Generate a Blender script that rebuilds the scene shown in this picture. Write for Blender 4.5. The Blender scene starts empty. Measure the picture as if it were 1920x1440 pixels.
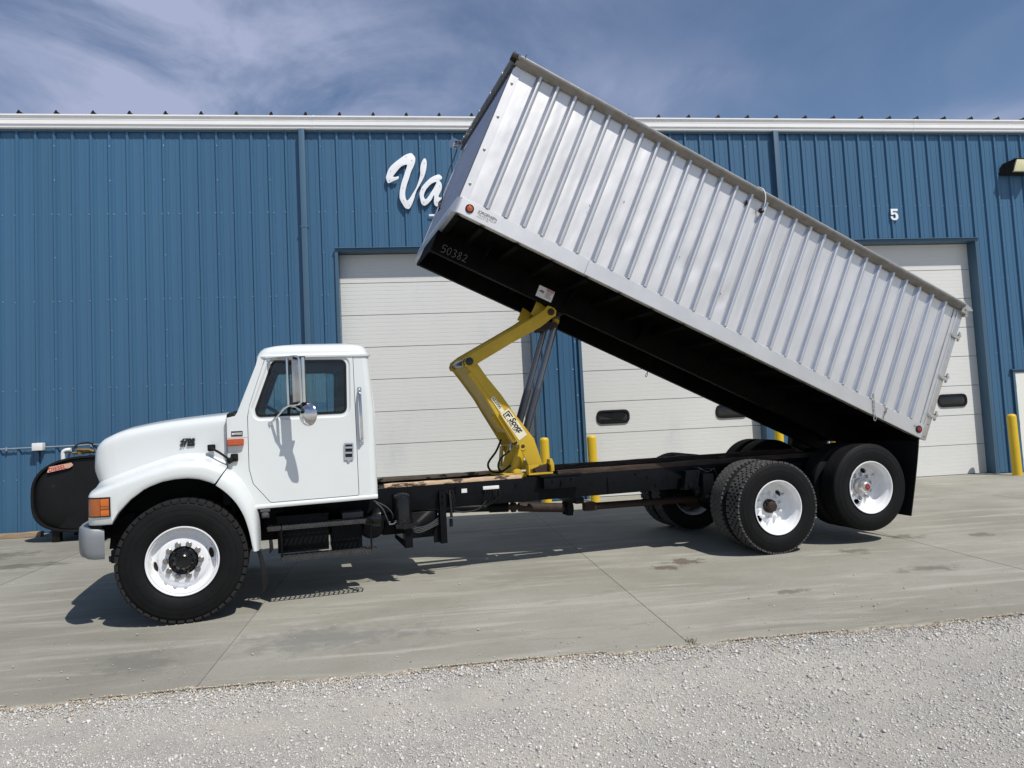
import bpy, bmesh, math, random
import numpy as np
from mathutils import Vector, Matrix
from mathutils.geometry import tessellate_polygon

random.seed(7)
RNG = np.random.default_rng(11)
SC = bpy.context.scene
COL = SC.collection
PI = math.pi

# ------------------------------------------------------------------ camera
CAM_POS = Vector((0.0, -13.6566, 1.3268))
cam_d = bpy.data.cameras.new('camera')
cam = bpy.data.objects.new('camera', cam_d)
COL.objects.link(cam)
cam_r = Vector((0.990607, -0.127435, -0.049580))
cam_u = Vector((0.040873, -0.070051, 0.996706))
cam_f = Vector((0.130488, 0.989370, 0.064185))
cam.matrix_world = Matrix(((cam_r.x, cam_u.x, -cam_f.x, CAM_POS.x),
                           (cam_r.y, cam_u.y, -cam_f.y, CAM_POS.y),
                           (cam_r.z, cam_u.z, -cam_f.z, CAM_POS.z),
                           (0, 0, 0, 1)))
cam_d.sensor_width = 36.0
cam_d.lens = 26.024
cam_d.clip_start = 0.05
cam_d.clip_end = 2000.0
SC.camera = cam

# ------------------------------------------------------------------ sun + sky
SUN_DIR = Vector((-0.3874, 0.5553, -0.9838)).normalized()     # the way the light travels
sun_d = bpy.data.lights.new('sun', 'SUN')
sun_d.energy = 4.5
sun_d.angle = math.radians(0.53)
sun_d.color = (1.0, 0.955, 0.89)
sun = bpy.data.objects.new('sun', sun_d)
COL.objects.link(sun)
sun.rotation_euler = SUN_DIR.to_track_quat('-Z', 'Y').to_euler()
sun.location = (12, -18, 40)

world = bpy.data.worlds.new('World')
SC.world = world
world.use_nodes = True
SKY_STRENGTH = 0.08
def build_sky():
    nt = world.node_tree
    nd, ln = nt.nodes, nt.links
    nd.clear()
    out = nd.new('ShaderNodeOutputWorld')
    bg = nd.new('ShaderNodeBackground')
    bg.inputs['Strength'].default_value = SKY_STRENGTH
    sky = nd.new('ShaderNodeTexSky')
    sky.sky_type = 'NISHITA'
    sky.sun_disc = False
    sky.sun_elevation = math.radians(55.5)
    sky.sun_rotation = math.atan2(-SUN_DIR.x, -SUN_DIR.y)
    sky.altitude = 300
    sky.air_density = 1.0
    sky.dust_density = 0.15
    sky.ozone_density = 1.6
    # high thin cirrus: noise on the sky direction projected to a plane overhead
    tc = nd.new('ShaderNodeTexCoord')
    sep = nd.new('ShaderNodeSeparateXYZ')
    ln.new(tc.outputs['Generated'], sep.inputs[0])
    zc = nd.new('ShaderNodeMath'); zc.operation = 'MAXIMUM'; zc.inputs[1].default_value = 0.06
    ln.new(sep.outputs['Z'], zc.inputs[0])
    dx = nd.new('ShaderNodeMath'); dx.operation = 'DIVIDE'
    dy = nd.new('ShaderNodeMath'); dy.operation = 'DIVIDE'
    ln.new(sep.outputs['X'], dx.inputs[0]); ln.new(zc.outputs[0], dx.inputs[1])
    ln.new(sep.outputs['Y'], dy.inputs[0]); ln.new(zc.outputs[0], dy.inputs[1])
    cmb = nd.new('ShaderNodeCombineXYZ')
    ln.new(dx.outputs[0], cmb.inputs[0]); ln.new(dy.outputs[0], cmb.inputs[1])
    def noise(scale, rot, stretch, detail, rough, dist, loc=(0, 0, 0)):
        mp = nd.new('ShaderNodeMapping')
        mp.inputs['Rotation'].default_value = (0, 0, rot)
        mp.inputs['Scale'].default_value = stretch
        mp.inputs['Location'].default_value = loc
        ln.new(cmb.outputs[0], mp.inputs[0])
        n = nd.new('ShaderNodeTexNoise')
        n.inputs['Scale'].default_value = scale
        n.inputs['Detail'].default_value = detail
        n.inputs['Roughness'].default_value = rough
        n.inputs['Distortion'].default_value = dist
        ln.new(mp.outputs[0], n.inputs[0])
        return n.outputs[0]
    def ramp(sock, lo, hi):
        mr = nd.new('ShaderNodeMapRange'); mr.interpolation_type = 'SMOOTHSTEP'
        mr.inputs[1].default_value = lo; mr.inputs[2].default_value = hi
        ln.new(sock, mr.inputs[0])
        return mr.outputs[0]
    def mth(op, a, b):
        m = nd.new('ShaderNodeMath'); m.operation = op
        for i, s in enumerate((a, b)):
            if isinstance(s, (int, float)): m.inputs[i].default_value = s
            else: ln.new(s, m.inputs[i])
        return m.outputs[0]
    big = ramp(noise(0.42, 0.5, (1, 1, 1), 3, 0.5, 0.3, SKY_BIG_LOC), 0.38, 0.60)
    wisp = ramp(noise(1.35, 0.75, (1.0, 0.62, 1), 9, 0.60, 0.8, (3.1, 1.7, 0)), 0.26, 0.70)
    fine = ramp(noise(4.2, 0.55, (1.0, 0.55, 1), 8, 0.64, 0.6, (0.3, 5.2, 0)), 0.25, 0.78)
    veil = mth('MULTIPLY', big, mth('ADD', mth('MULTIPLY', wisp, 0.75), mth('MULTIPLY', fine, 0.30)))
    thin = mth('MULTIPLY', wisp, 0.10)
    cov = mth('MINIMUM', mth('ADD', veil, thin), 0.9)
    cov = mth('MULTIPLY', cov, SKY_CLOUD)
    mix = nd.new('ShaderNodeMix'); mix.data_type = 'RGBA'
    ln.new(cov, mix.inputs[0])
    tint = nd.new('ShaderNodeMix'); tint.data_type = 'RGBA'; tint.blend_type = 'MULTIPLY'
    tint.inputs[0].default_value = 1.0
    ln.new(sky.outputs[0], tint.inputs[6]); tint.inputs[7].default_value = SKY_TINT
    ln.new(tint.outputs[2], mix.inputs[6])
    mix.inputs[7].default_value = SKY_CLOUD_COL
    ln.new(mix.outputs[2], bg.inputs['Color'])
    ln.new(bg.outputs[0], out.inputs[0])
SKY_BIG_LOC = (1.7, 1.6, 0)
SKY_CLOUD = 1.32
SKY_TINT = (1.10, 1.16, 1.22, 1)
SKY_CLOUD_COL = (4.9, 5.5, 7.8, 1)
build_sky()

SC.view_settings.view_transform = 'Standard'
SC.view_settings.look = 'None'
SC.view_settings.exposure = 0.0
SC.view_settings.gamma = 1.0
SC.view_settings.use_curve_mapping = False
SC.cycles.max_bounces = 10
SC.cycles.transparent_max_bounces = 12
SC.cycles.caustics_reflective = False
SC.cycles.caustics_refractive = False

# ------------------------------------------------------------------ materials
def L(r, g, b):
    f = lambda c: (c / 255) / 12.92 if c <= 10 else (((c / 255) + 0.055) / 1.055) ** 2.4
    return (f(r), f(g), f(b), 1)

MATS = {}
def mat(name, col, rough=0.5, metal=0.0, var=0.0, vscale=3.0, col2=None, c2amt=(0.55, 0.75), c2scale=6.0,
        bump=0.0, bscale=40.0, coat=0.0, trans=0.0, ior=1.45, spec=None, stretch=(1, 1, 1), rvar=0.0, emis=None,
        lowbump=0.0, lowscale=2.0, alpha=None):
    """principled paint/metal/rubber with soft value variation, a second worn colour in patches and fine relief"""
    m = bpy.data.materials.new(name); m.use_nodes = True
    nt = m.node_tree; nd, ln = nt.nodes, nt.links
    p = nd['Principled BSDF']
    p.inputs['Roughness'].default_value = rough
    p.inputs['Metallic'].default_value = metal
    p.inputs['IOR'].default_value = ior
    if coat: p.inputs['Coat Weight'].default_value = coat; p.inputs['Coat Roughness'].default_value = 0.06
    if trans: p.inputs['Transmission Weight'].default_value = trans
    if spec is not None: p.inputs['Specular IOR Level'].default_value = spec
    if emis: p.inputs['Emission Color'].default_value = emis[0]; p.inputs['Emission Strength'].default_value = emis[1]
    c = col if len(col) == 4 else (*col, 1)
    tc = nd.new('ShaderNodeTexCoord')
    mp = nd.new('ShaderNodeMapping'); mp.inputs['Scale'].default_value = stretch
    ln.new(tc.outputs['Object'], mp.inputs[0])
    def noise(scale, det=6, rg=0.6):
        n = nd.new('ShaderNodeTexNoise'); n.inputs['Scale'].default_value = scale
        n.inputs['Detail'].default_value = det; n.inputs['Roughness'].default_value = rg
        ln.new(mp.outputs[0], n.inputs[0]); return n.outputs[0]
    sock = None
    if var:
        n = noise(vscale)
        mr = nd.new('ShaderNodeMapRange')
        mr.inputs[1].default_value = 0.3; mr.inputs[2].default_value = 0.7
        mr.inputs[3].default_value = 1 - var; mr.inputs[4].default_value = 1 + var
        ln.new(n, mr.inputs[0])
        mx = nd.new('ShaderNodeMix'); mx.data_type = 'RGBA'; mx.blend_type = 'MULTIPLY'
        mx.inputs[0].default_value = 1
        mx.inputs[6].default_value = c
        ln.new(mr.outputs[0], mx.inputs[7]); sock = mx.outputs[2]
    if col2 is not None:
        n = noise(c2scale, 9, 0.65)
        mr = nd.new('ShaderNodeMapRange'); mr.interpolation_type = 'SMOOTHSTEP'
        mr.inputs[1].default_value = c2amt[0]; mr.inputs[2].default_value = c2amt[1]
        ln.new(n, mr.inputs[0])
        mx = nd.new('ShaderNodeMix'); mx.data_type = 'RGBA'
        ln.new(mr.outputs[0], mx.inputs[0])
        if sock: ln.new(sock, mx.inputs[6])
        else: mx.inputs[6].default_value = c
        mx.inputs[7].default_value = col2 if len(col2) == 4 else (*col2, 1)
        sock = mx.outputs[2]
    if sock: ln.new(sock, p.inputs['Base Color'])
    else: p.inputs['Base Color'].default_value = c
    if rvar:
        n = noise(vscale * 2.3, 5)
        mr = nd.new('ShaderNodeMapRange'); mr.inputs[3].default_value = max(0.02, rough - rvar); mr.inputs[4].default_value = min(1, rough + rvar)
        ln.new(n, mr.inputs[0]); ln.new(mr.outputs[0], p.inputs['Roughness'])
    nrm = None
    if lowbump:
        b = nd.new('ShaderNodeBump'); b.inputs['Strength'].default_value = 1.0; b.inputs['Distance'].default_value = lowbump
        ln.new(noise(lowscale, 2, 0.5), b.inputs['Height']); nrm = b.outputs[0]
    if bump:
        b = nd.new('ShaderNodeBump'); b.inputs['Strength'].default_value = 1.0; b.inputs['Distance'].default_value = bump
        ln.new(noise(bscale, 4), b.inputs['Height'])
        if nrm: ln.new(nrm, b.inputs['Normal'])
        nrm = b.outputs[0]
    if nrm: ln.new(nrm, p.inputs['Normal'])
    MATS[name] = m
    return m

M = {}
M['white'] = mat('white_paint', (0.64, 0.67, 0.665), 0.30, var=0.015, vscale=1.5, coat=0.55, lowbump=0.004, lowscale=1.2, spec=0.5)
M['wheelwhite'] = mat('wheel_white', (0.78, 0.79, 0.80), 0.32, var=0.03, vscale=6, coat=0.3)
M['black'] = mat('chassis_black', (0.0055, 0.006, 0.0075), 0.42, spec=0.12, var=0.3, vscale=8, bump=0.0015, bscale=60, col2=(0.03, 0.027, 0.024), c2amt=(0.66, 0.85), c2scale=9)
M['blackgloss'] = mat('black_gloss', (0.006, 0.006, 0.007), 0.22, var=0.1, vscale=5)
M['under'] = mat('box_under_black', (0.004, 0.0038, 0.0035), 0.6, spec=0.05, var=0.4, vscale=3, col2=(0.013, 0.010, 0.008), c2amt=(0.55, 0.8), c2scale=4)
M['rubber'] = mat('tyre_rubber', (0.0075, 0.0078, 0.008), 0.62, var=0.2, vscale=9, bump=0.0008, bscale=90, spec=0.18)
M['tread'] = mat('tread_rubber', (0.080, 0.079, 0.078), 0.85, var=0.2, vscale=12, col2=(0.125, 0.12, 0.115), c2amt=(0.5, 0.8), c2scale=7, spec=0.15)
M['treaddark'] = mat('steer_tread', (0.022, 0.022, 0.022), 0.75, var=0.2, vscale=12, spec=0.15)
M['rubbertrim'] = mat('rubber_trim', (0.012, 0.012, 0.012), 0.55, spec=0.2)
M['glass'] = mat('cab_glass', (0.70, 0.84, 0.82), 0.0, trans=1.0, ior=1.45)
M['darkglass'] = mat('dark_glass', (0.015, 0.017, 0.018), 0.08, var=0.2, vscale=6)
M['chrome'] = mat('chrome', (0.62, 0.62, 0.63), 0.12, metal=1.0, var=0.05, vscale=8)
M['steel'] = mat('worn_steel', (0.34, 0.33, 0.32), 0.35, metal=0.9, var=0.2, vscale=14, col2=(0.10, 0.075, 0.055), c2amt=(0.58, 0.75), c2scale=18)
M['rod'] = mat('cylinder_steel', (0.20, 0.21, 0.235), 0.28, metal=0.7, var=0.08, vscale=6, stretch=(1, 1, 0.2))
M['rod2'] = mat('cylinder_grey_paint', (0.15, 0.155, 0.175), 0.3, metal=0.3, var=0.1, vscale=6)
M['bumper'] = mat('bumper_grey', (0.20, 0.215, 0.23), 0.42, var=0.06, vscale=5, metal=0.1)
M['amber'] = mat('amber_lens', (0.55, 0.13, 0.012), 0.16, var=0.08, vscale=20, coat=0.6, bump=0.001, bscale=160)
M['amberdark'] = mat('amber_lens_dark', (0.36, 0.09, 0.010), 0.16, var=0.08, vscale=20, coat=0.6, bump=0.001, bscale=160)
M['orange'] = mat('marker_lens', (0.42, 0.075, 0.018), 0.2, coat=0.6, var=0.1, vscale=30)
M['red'] = mat('red_lens', (0.22, 0.008, 0.014), 0.2, coat=0.6, var=0.1, vscale=30)
M['yellow'] = mat('hoist_yellow', (0.52, 0.35, 0.032), 0.45, spec=0.3, var=0.10, vscale=4, col2=(0.20, 0.13, 0.035), c2amt=(0.66, 0.80), c2scale=9, bump=0.0008, bscale=50)
M['rust'] = mat('rusty_brown', (0.030, 0.018, 0.013), 0.75, var=0.4, vscale=20)
M['bollard'] = mat('bollard_yellow', (0.62, 0.42, 0.02), 0.42, var=0.05, vscale=3, col2=(0.42, 0.30, 0.05), c2amt=(0.68, 0.8), c2scale=5)
M['silver'] = mat('box_silver', (0.69, 0.685, 0.675), 0.50, metal=0.9, var=0.05, vscale=1.4, rvar=0.08, lowbump=0.012, lowscale=2.6, stretch=(1.6, 1, 0.7))
M['silver2'] = mat('box_rail_silver', (0.67, 0.665, 0.655), 0.47, metal=0.9, var=0.06, vscale=2.5, rvar=0.06)
M['rib'] = mat('rib_silver', (0.66, 0.655, 0.645), 0.40, metal=1.0, var=0.05, vscale=3, rvar=0.05)
M['grate'] = mat('step_grating', (0.045, 0.045, 0.046), 0.5, var=0.3, vscale=14, spec=0.3)
M['frontrib'] = mat('front_silver', (0.50, 0.52, 0.55), 0.32, metal=1.0, var=0.08, vscale=4)
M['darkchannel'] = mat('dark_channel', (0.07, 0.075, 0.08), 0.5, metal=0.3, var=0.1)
M['alu'] = mat('raw_aluminium', (0.50, 0.49, 0.47), 0.36, metal=0.75, var=0.12, vscale=8, rvar=0.1)
M['dullalu'] = mat('weathered_aluminium', (0.235, 0.225, 0.21), 0.5, metal=0.45, var=0.2, vscale=7, col2=(0.18, 0.165, 0.145), c2amt=(0.5, 0.75), c2scale=12)
M['blue'] = mat('blue_siding', (0.045, 0.122, 0.215), 0.40, var=0.05, vscale=0.8, stretch=(1, 1, 0.25), rvar=0.05, lowbump=0.003, lowscale=1.2)
M['bluetrim'] = mat('blue_trim', (0.056, 0.116, 0.178), 0.4, var=0.04, vscale=1)
M['gutter'] = mat('white_gutter', (0.80, 0.80, 0.79), 0.35, var=0.03, vscale=2)
M['doorwhite'] = mat('overhead_door_white', (0.655, 0.66, 0.63), 0.5, var=0.025, vscale=0.9, col2=(0.55, 0.57, 0.58), c2amt=(0.55, 0.8), c2scale=1.1, stretch=(1, 1, 0.45))
M['doorgrey'] = mat('overhead_door_seam', (0.22, 0.22, 0.22), 0.7)
M['manwhite'] = mat('entry_door_white', (0.74, 0.74, 0.68), 0.45, var=0.03, vscale=2)
M['screw'] = mat('screw_blue', (0.17, 0.27, 0.40), 0.35, metal=0.3)
M['sign'] = mat('sign_white', (0.80, 0.82, 0.84), 0.4, var=0.02)
M['decal'] = mat('decal_cream', (0.74, 0.70, 0.55), 0.5, var=0.06, vscale=14)
M['decalwhite'] = mat('decal_white', (0.72, 0.72, 0.72), 0.45, var=0.05, vscale=20)
M['ink'] = mat('ink_black', (0.012, 0.012, 0.012), 0.5)
M['inkgrey'] = mat('ink_grey', (0.18, 0.18, 0.18), 0.6)
M['inkred'] = mat('ink_red', (0.45, 0.03, 0.02), 0.5)
M['chalk'] = mat('chalk', (0.20, 0.20, 0.19), 0.9)
M['tank'] = mat('tank_black', (0.009, 0.009, 0.0095), 0.5, spec=0.25, var=0.25, vscale=3, col2=(0.045, 0.04, 0.034), c2amt=(0.6, 0.85), c2scale=5)
M['pinkred'] = mat('hub_red', (0.35, 0.05, 0.06), 0.4)
M['pink'] = mat('tank_label', (0.62, 0.38, 0.28), 0.6, var=0.12, vscale=20)
M['wood'] = mat('sill_wood', (0.56, 0.41, 0.27), 0.75, var=0.16, vscale=14, stretch=(1, 3, 3), col2=(0.07, 0.045, 0.030), c2amt=(0.52, 0.57), c2scale=4.0, bump=0.003, bscale=30)
M['wooddark'] = mat('sill_wood_oily', (0.05, 0.036, 0.028), 0.7, spec=0.2, var=0.4, vscale=10, stretch=(0.6, 4, 4), col2=(0.20, 0.16, 0.12), c2amt=(0.6, 0.72), c2scale=5, bump=0.003, bscale=30)
M['timber'] = mat('ground_timber', (0.30, 0.22, 0.14), 0.85, var=0.25, vscale=8, stretch=(0.4, 3, 3), bump=0.006, bscale=14)
M['interior'] = mat('cab_interior', (0.012, 0.013, 0.014), 0.7, spec=0.12, var=0.1)
M['interiorgrey'] = mat('cab_headliner', (0.07, 0.074, 0.078), 0.8, var=0.1)
M['pvc'] = mat('pvc_white', (0.75, 0.75, 0.73), 0.4)
M['galv'] = mat('galvanised', (0.40, 0.43, 0.46), 0.4, metal=0.6, var=0.1, vscale=12)
M['lens'] = mat('light_lens', (0.82, 0.78, 0.48), 0.18, var=0.1, vscale=9, coat=0.5)
M['bronze'] = mat('bronze_housing', (0.018, 0.016, 0.014), 0.45, spec=0.2)
M['brass'] = mat('brass', (0.42, 0.28, 0.12), 0.35, metal=0.8, var=0.2, vscale=12)
# ------------------------------------------------------------------ mesh helpers
class MB:
    """collects shapes; build() links them as ONE mesh object"""
    def __init__(s): s.v = []; s.f = []; s.mi = []
    def add(s, vs, fs, m=0):
        n = len(s.v); s.v += [tuple(q) for q in vs]
        for f in fs: s.f.append([n + i for i in f]); s.mi.append(m)
        return s
    def box(s, a, b, m=0):
        x0, y0, z0 = a; x1, y1, z1 = b
        return s.add([(x0, y0, z0), (x1, y0, z0), (x1, y1, z0), (x0, y1, z0), (x0, y0, z1), (x1, y0, z1), (x1, y1, z1), (x0, y1, z1)],
                     [(0, 3, 2, 1), (4, 5, 6, 7), (0, 1, 5, 4), (1, 2, 6, 5), (2, 3, 7, 6), (3, 0, 4, 7)], m)
    def hexa(s, p, m=0):
        return s.add(p, [(0, 3, 2, 1), (4, 5, 6, 7), (0, 1, 5, 4), (1, 2, 6, 5), (2, 3, 7, 6), (3, 0, 4, 7)], m)
    def bar(s, p0, p1, w, h, up=(0, 0, 1), m=0):
        p0, p1 = Vector(p0), Vector(p1); d = (p1 - p0).normalized(); u = Vector(up)
        sd = d.cross(u).normalized() * (w / 2); u = sd.cross(d).normalized() * (h / 2)
        return s.hexa([p0 - sd - u, p1 - sd - u, p1 + sd - u, p0 + sd - u, p0 - sd + u, p1 - sd + u, p1 + sd + u, p0 + sd + u], m)
    def prism(s, poly, fn, lo, hi, m=0, holes=()):
        """2-D outline (with holes) extruded between lo and hi; fn(a, b, t) gives the point"""
        loops = [list(poly)] + [list(h) for h in holes]
        flat = [q for lp in loops for q in lp]; n = len(flat)
        tris = tessellate_polygon([[Vector((q[0], q[1], 0)) for q in lp] for lp in loops])
        vs = [fn(a, b, lo) for a, b in flat] + [fn(a, b, hi) for a, b in flat]
        fs = []
        for t in tris:
            fs.append(tuple(t)); fs.append(tuple(n + i for i in reversed(t)))
        k = 0
        for lp in loops:
            c = len(lp)
            for i in range(c):
                j = (i + 1) % c
                fs.append((k + i, k + j, n + k + j, n + k + i))
            k += c
        return s.add(vs, fs, m)
    def plate(s, poly, y0, y1, m=0, holes=()):                 # outline in x-z, thickness along y
        return s.prism(poly, lambda a, b, t: (a, t, b), y0, y1, m, holes)
    def tube(s, pts, r, seg=8, m=0, caps=True):
        pts = [Vector(q) for q in pts]; rs = r if isinstance(r, (list, tuple)) else [r] * len(pts)
        ref = None; rings = []
        for i, q in enumerate(pts):
            d = (pts[min(i + 1, len(pts) - 1)] - pts[max(i - 1, 0)]).normalized()
            if ref is None:
                ref = d.orthogonal().normalized()
            ref = (ref - d * ref.dot(d)).normalized(); b = d.cross(ref)
            rings.append([q + (ref * math.cos(2 * PI * k / seg) + b * math.sin(2 * PI * k / seg)) * rs[i] for k in range(seg)])
        vs = [q for rg in rings for q in rg]; fs = []
        for i in range(len(rings) - 1):
            for k in range(seg):
                k2 = (k + 1) % seg
                fs.append((i * seg + k, i * seg + k2, (i + 1) * seg + k2, (i + 1) * seg + k))
        if caps:
            fs.append(tuple(reversed(range(seg)))); fs.append(tuple((len(rings) - 1) * seg + k for k in range(seg)))
        return s.add(vs, fs, m)
    def cyl(s, p0, p1, r, seg=16, m=0): return s.tube([p0, p1], r, seg, m)
    def lathe(s, prof, seg=48, c=(0, 0, 0), axis='y-', m=0, closed=False, a0=0.0, a1=2 * PI):
        """profile of (radius, outward) swept about an axis; 'y-' means outward is -y"""
        full = abs(a1 - a0 - 2 * PI) < 1e-6; nn = seg if full else seg + 1
        vs = []
        for k in range(nn):
            a = a0 + (a1 - a0) * k / seg; ca, sa = math.cos(a), math.sin(a)
            for r, o in prof:
                if axis == 'y-': q = (c[0] + r * ca, c[1] - o, c[2] + r * sa)
                elif axis == 'z': q = (c[0] + r * ca, c[1] + r * sa, c[2] + o)
                else: q = (c[0] + o, c[1] + r * ca, c[2] + r * sa)
                vs.append(q)
        P = len(prof); fs = []
        for k in range(seg):
            k2 = (k + 1) % nn
            for j in range(P - 1 if not closed else P):
                j2 = (j + 1) % P
                fs.append((k * P + j, k2 * P + j, k2 * P + j2, k * P + j2))
        return s.add(vs, fs, m)
    def grid(s, rows, m=0, close=False):
        R, C = len(rows), len(rows[0]); vs = [q for r in rows for q in r]; fs = []
        for i in range(R - 1):
            for j in range(C if close else C - 1):
                j2 = (j + 1) % C
                fs.append((i * C + j, i * C + j2, (i + 1) * C + j2, (i + 1) * C + j))
        return s.add(vs, fs, m)
    def build(s, name, mats, parent=None, bevel=0.0, smooth=35, loc=None, seg=2, fix=True):
        me = bpy.data.meshes.new(name)
        me.from_pydata([tuple(q) for q in s.v], [], s.f)
        if not isinstance(mats, (list, tuple)): mats = [mats]
        for m in mats: me.materials.append(m)
        me.polygons.foreach_set('material_index', s.mi)
        if fix or bevel:
            bm = bmesh.new(); bm.from_mesh(me)
            bmesh.ops.remove_doubles(bm, verts=bm.verts, dist=1e-6)
            bmesh.ops.recalc_face_normals(bm, faces=bm.faces)
            if bevel:
                es = [e for e in bm.edges if len(e.link_faces) == 2 and e.calc_face_angle(0) > math.radians(28)]
                bmesh.ops.bevel(bm, geom=es, offset=bevel, segments=seg, profile=0.6, affect='EDGES', clamp_overlap=True)
            bm.to_mesh(me); bm.free()
        if smooth:
            me.shade_smooth()
            me.set_sharp_from_angle(angle=math.radians(smooth))
        o = bpy.data.objects.new(name, me); COL.objects.link(o)
        if parent: o.parent = parent
        if loc: o.location = loc
        return o

def tag(o, label, cat, group=None):
    o['label'] = label; o['category'] = cat
    if group: o['group'] = group
    return o
def empty(name, loc=(0, 0, 0), parent=None):
    o = bpy.data.objects.new(name, None); COL.objects.link(o); o.location = loc; o.empty_display_size = 0.2
    if parent: o.parent = parent
    return o
def copy_obj(o, parent, name=None):
    c = o.copy(); COL.objects.link(c); c.parent = parent
    return c
def copy_tree(o, parent=None):
    c = copy_obj(o, parent)
    for ch in list(o.children): copy_tree(ch, c)
    return c
def arc(cx, cy, r, a0, a1, n=6):
    return [(cx + r * math.cos(a0 + (a1 - a0) * i / n), cy + r * math.sin(a0 + (a1 - a0) * i / n)) for i in range(n + 1)]
def rounded(poly, rad, n=5):
    """round the corners of a 2-D outline; rad: one radius or one per corner"""
    out = []; N = len(poly)
    for i in range(N):
        p = Vector(poly[i]); a = Vector(poly[i - 1]); b = Vector(poly[(i + 1) % N])
        r = rad[i] if isinstance(rad, (list, tuple)) else rad
        da, db = (a - p), (b - p); la, lb = da.length, db.length
        if r <= 0: out.append(tuple(p)); continue
        da /= la; db /= lb
        ang = da.angle(db); t = min(r / math.tan(ang / 2), la * 0.48, lb * 0.48)
        p0, p1 = p + da * t, p + db * t
        for k in range(n + 1):
            u = k / n
            out.append(tuple(p0 * (1 - u) ** 2 + p * 2 * u * (1 - u) + p1 * u * u))
    return out
def grow(poly, d):
    """offset an outline outward by d"""
    N = len(poly); area = sum(poly[i][0] * poly[(i + 1) % N][1] - poly[(i + 1) % N][0] * poly[i][1] for i in range(N))
    sg = 1 if area > 0 else -1; out = []
    for i in range(N):
        p = Vector(poly[i]); a = Vector(poly[i - 1]); b = Vector(poly[(i + 1) % N])
        e0, e1 = (p - a), (b - p)
        if e0.length < 1e-9: e0 = e1
        if e1.length < 1e-9: e1 = e0
        e0 = e0.normalized(); e1 = e1.normalized()
        n0 = Vector((e0.y, -e0.x)) * sg; n1 = Vector((e1.y, -e1.x)) * sg
        nn = n0 + n1
        if nn.length < 1e-6: nn = n0
        nn.normalize(); k = max(0.4, nn.dot(n0))
        out.append(tuple(p + nn * (d / k)))
    return out
def catmull(pts, sub=4):
    pts = [Vector(q) for q in pts]; out = []
    for i in range(len(pts) - 1):
        p0, p1, p2, p3 = pts[max(i - 1, 0)], pts[i], pts[i + 1], pts[min(i + 2, len(pts) - 1)]
        for k in range(sub):
            t = k / sub
            out.append(0.5 * ((2 * p1) + (p2 - p0) * t + (2 * p0 - 5 * p1 + 4 * p2 - p3) * t * t + (3 * p1 - p0 - 3 * p2 + p3) * t ** 3))
    out.append(pts[-1]); return out
def interp(x, pts):
    if x <= pts[0][0]: return pts[0][1]
    for (a, b), (c, d) in zip(pts, pts[1:]):
        if x <= c: return b + (d - b) * (x - a) / (c - a)
    return pts[-1][1]
def text(name, body, size, m, parent, matrix, extrude=0.001, shear=0.0, align='LEFT', space=1.0, bold=0.0):
    cu = bpy.data.curves.new(name, 'FONT'); cu.body = body; cu.size = size; cu.extrude = extrude
    cu.shear = shear; cu.align_x = align; cu.space_character = space; cu.offset = bold; cu.resolution_u = 3
    t = bpy.data.objects.new(name + '_src', cu); COL.objects.link(t)
    dg = bpy.context.evaluated_depsgraph_get()
    me = bpy.data.meshes.new_from_object(t.evaluated_get(dg))
    bpy.data.objects.remove(t); bpy.data.curves.remove(cu)
    me.name = name; me.materials.clear(); me.materials.append(m)
    o = bpy.data.objects.new(name, me); COL.objects.link(o)
    if parent: o.parent = parent
    o.matrix_local = matrix
    return o
def frame(origin, right, up):
    r = Vector(right).normalized(); u = Vector(up); u = (u - r * u.dot(r)).normalized(); n = r.cross(u)
    return Matrix(((r.x, u.x, n.x, origin[0]), (r.y, u.y, n.y, origin[1]), (r.z, u.z, n.z, origin[2]), (0, 0, 0, 1)))
def gz(y): return 0.03 * y                                     # the yard falls away from the wall
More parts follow.
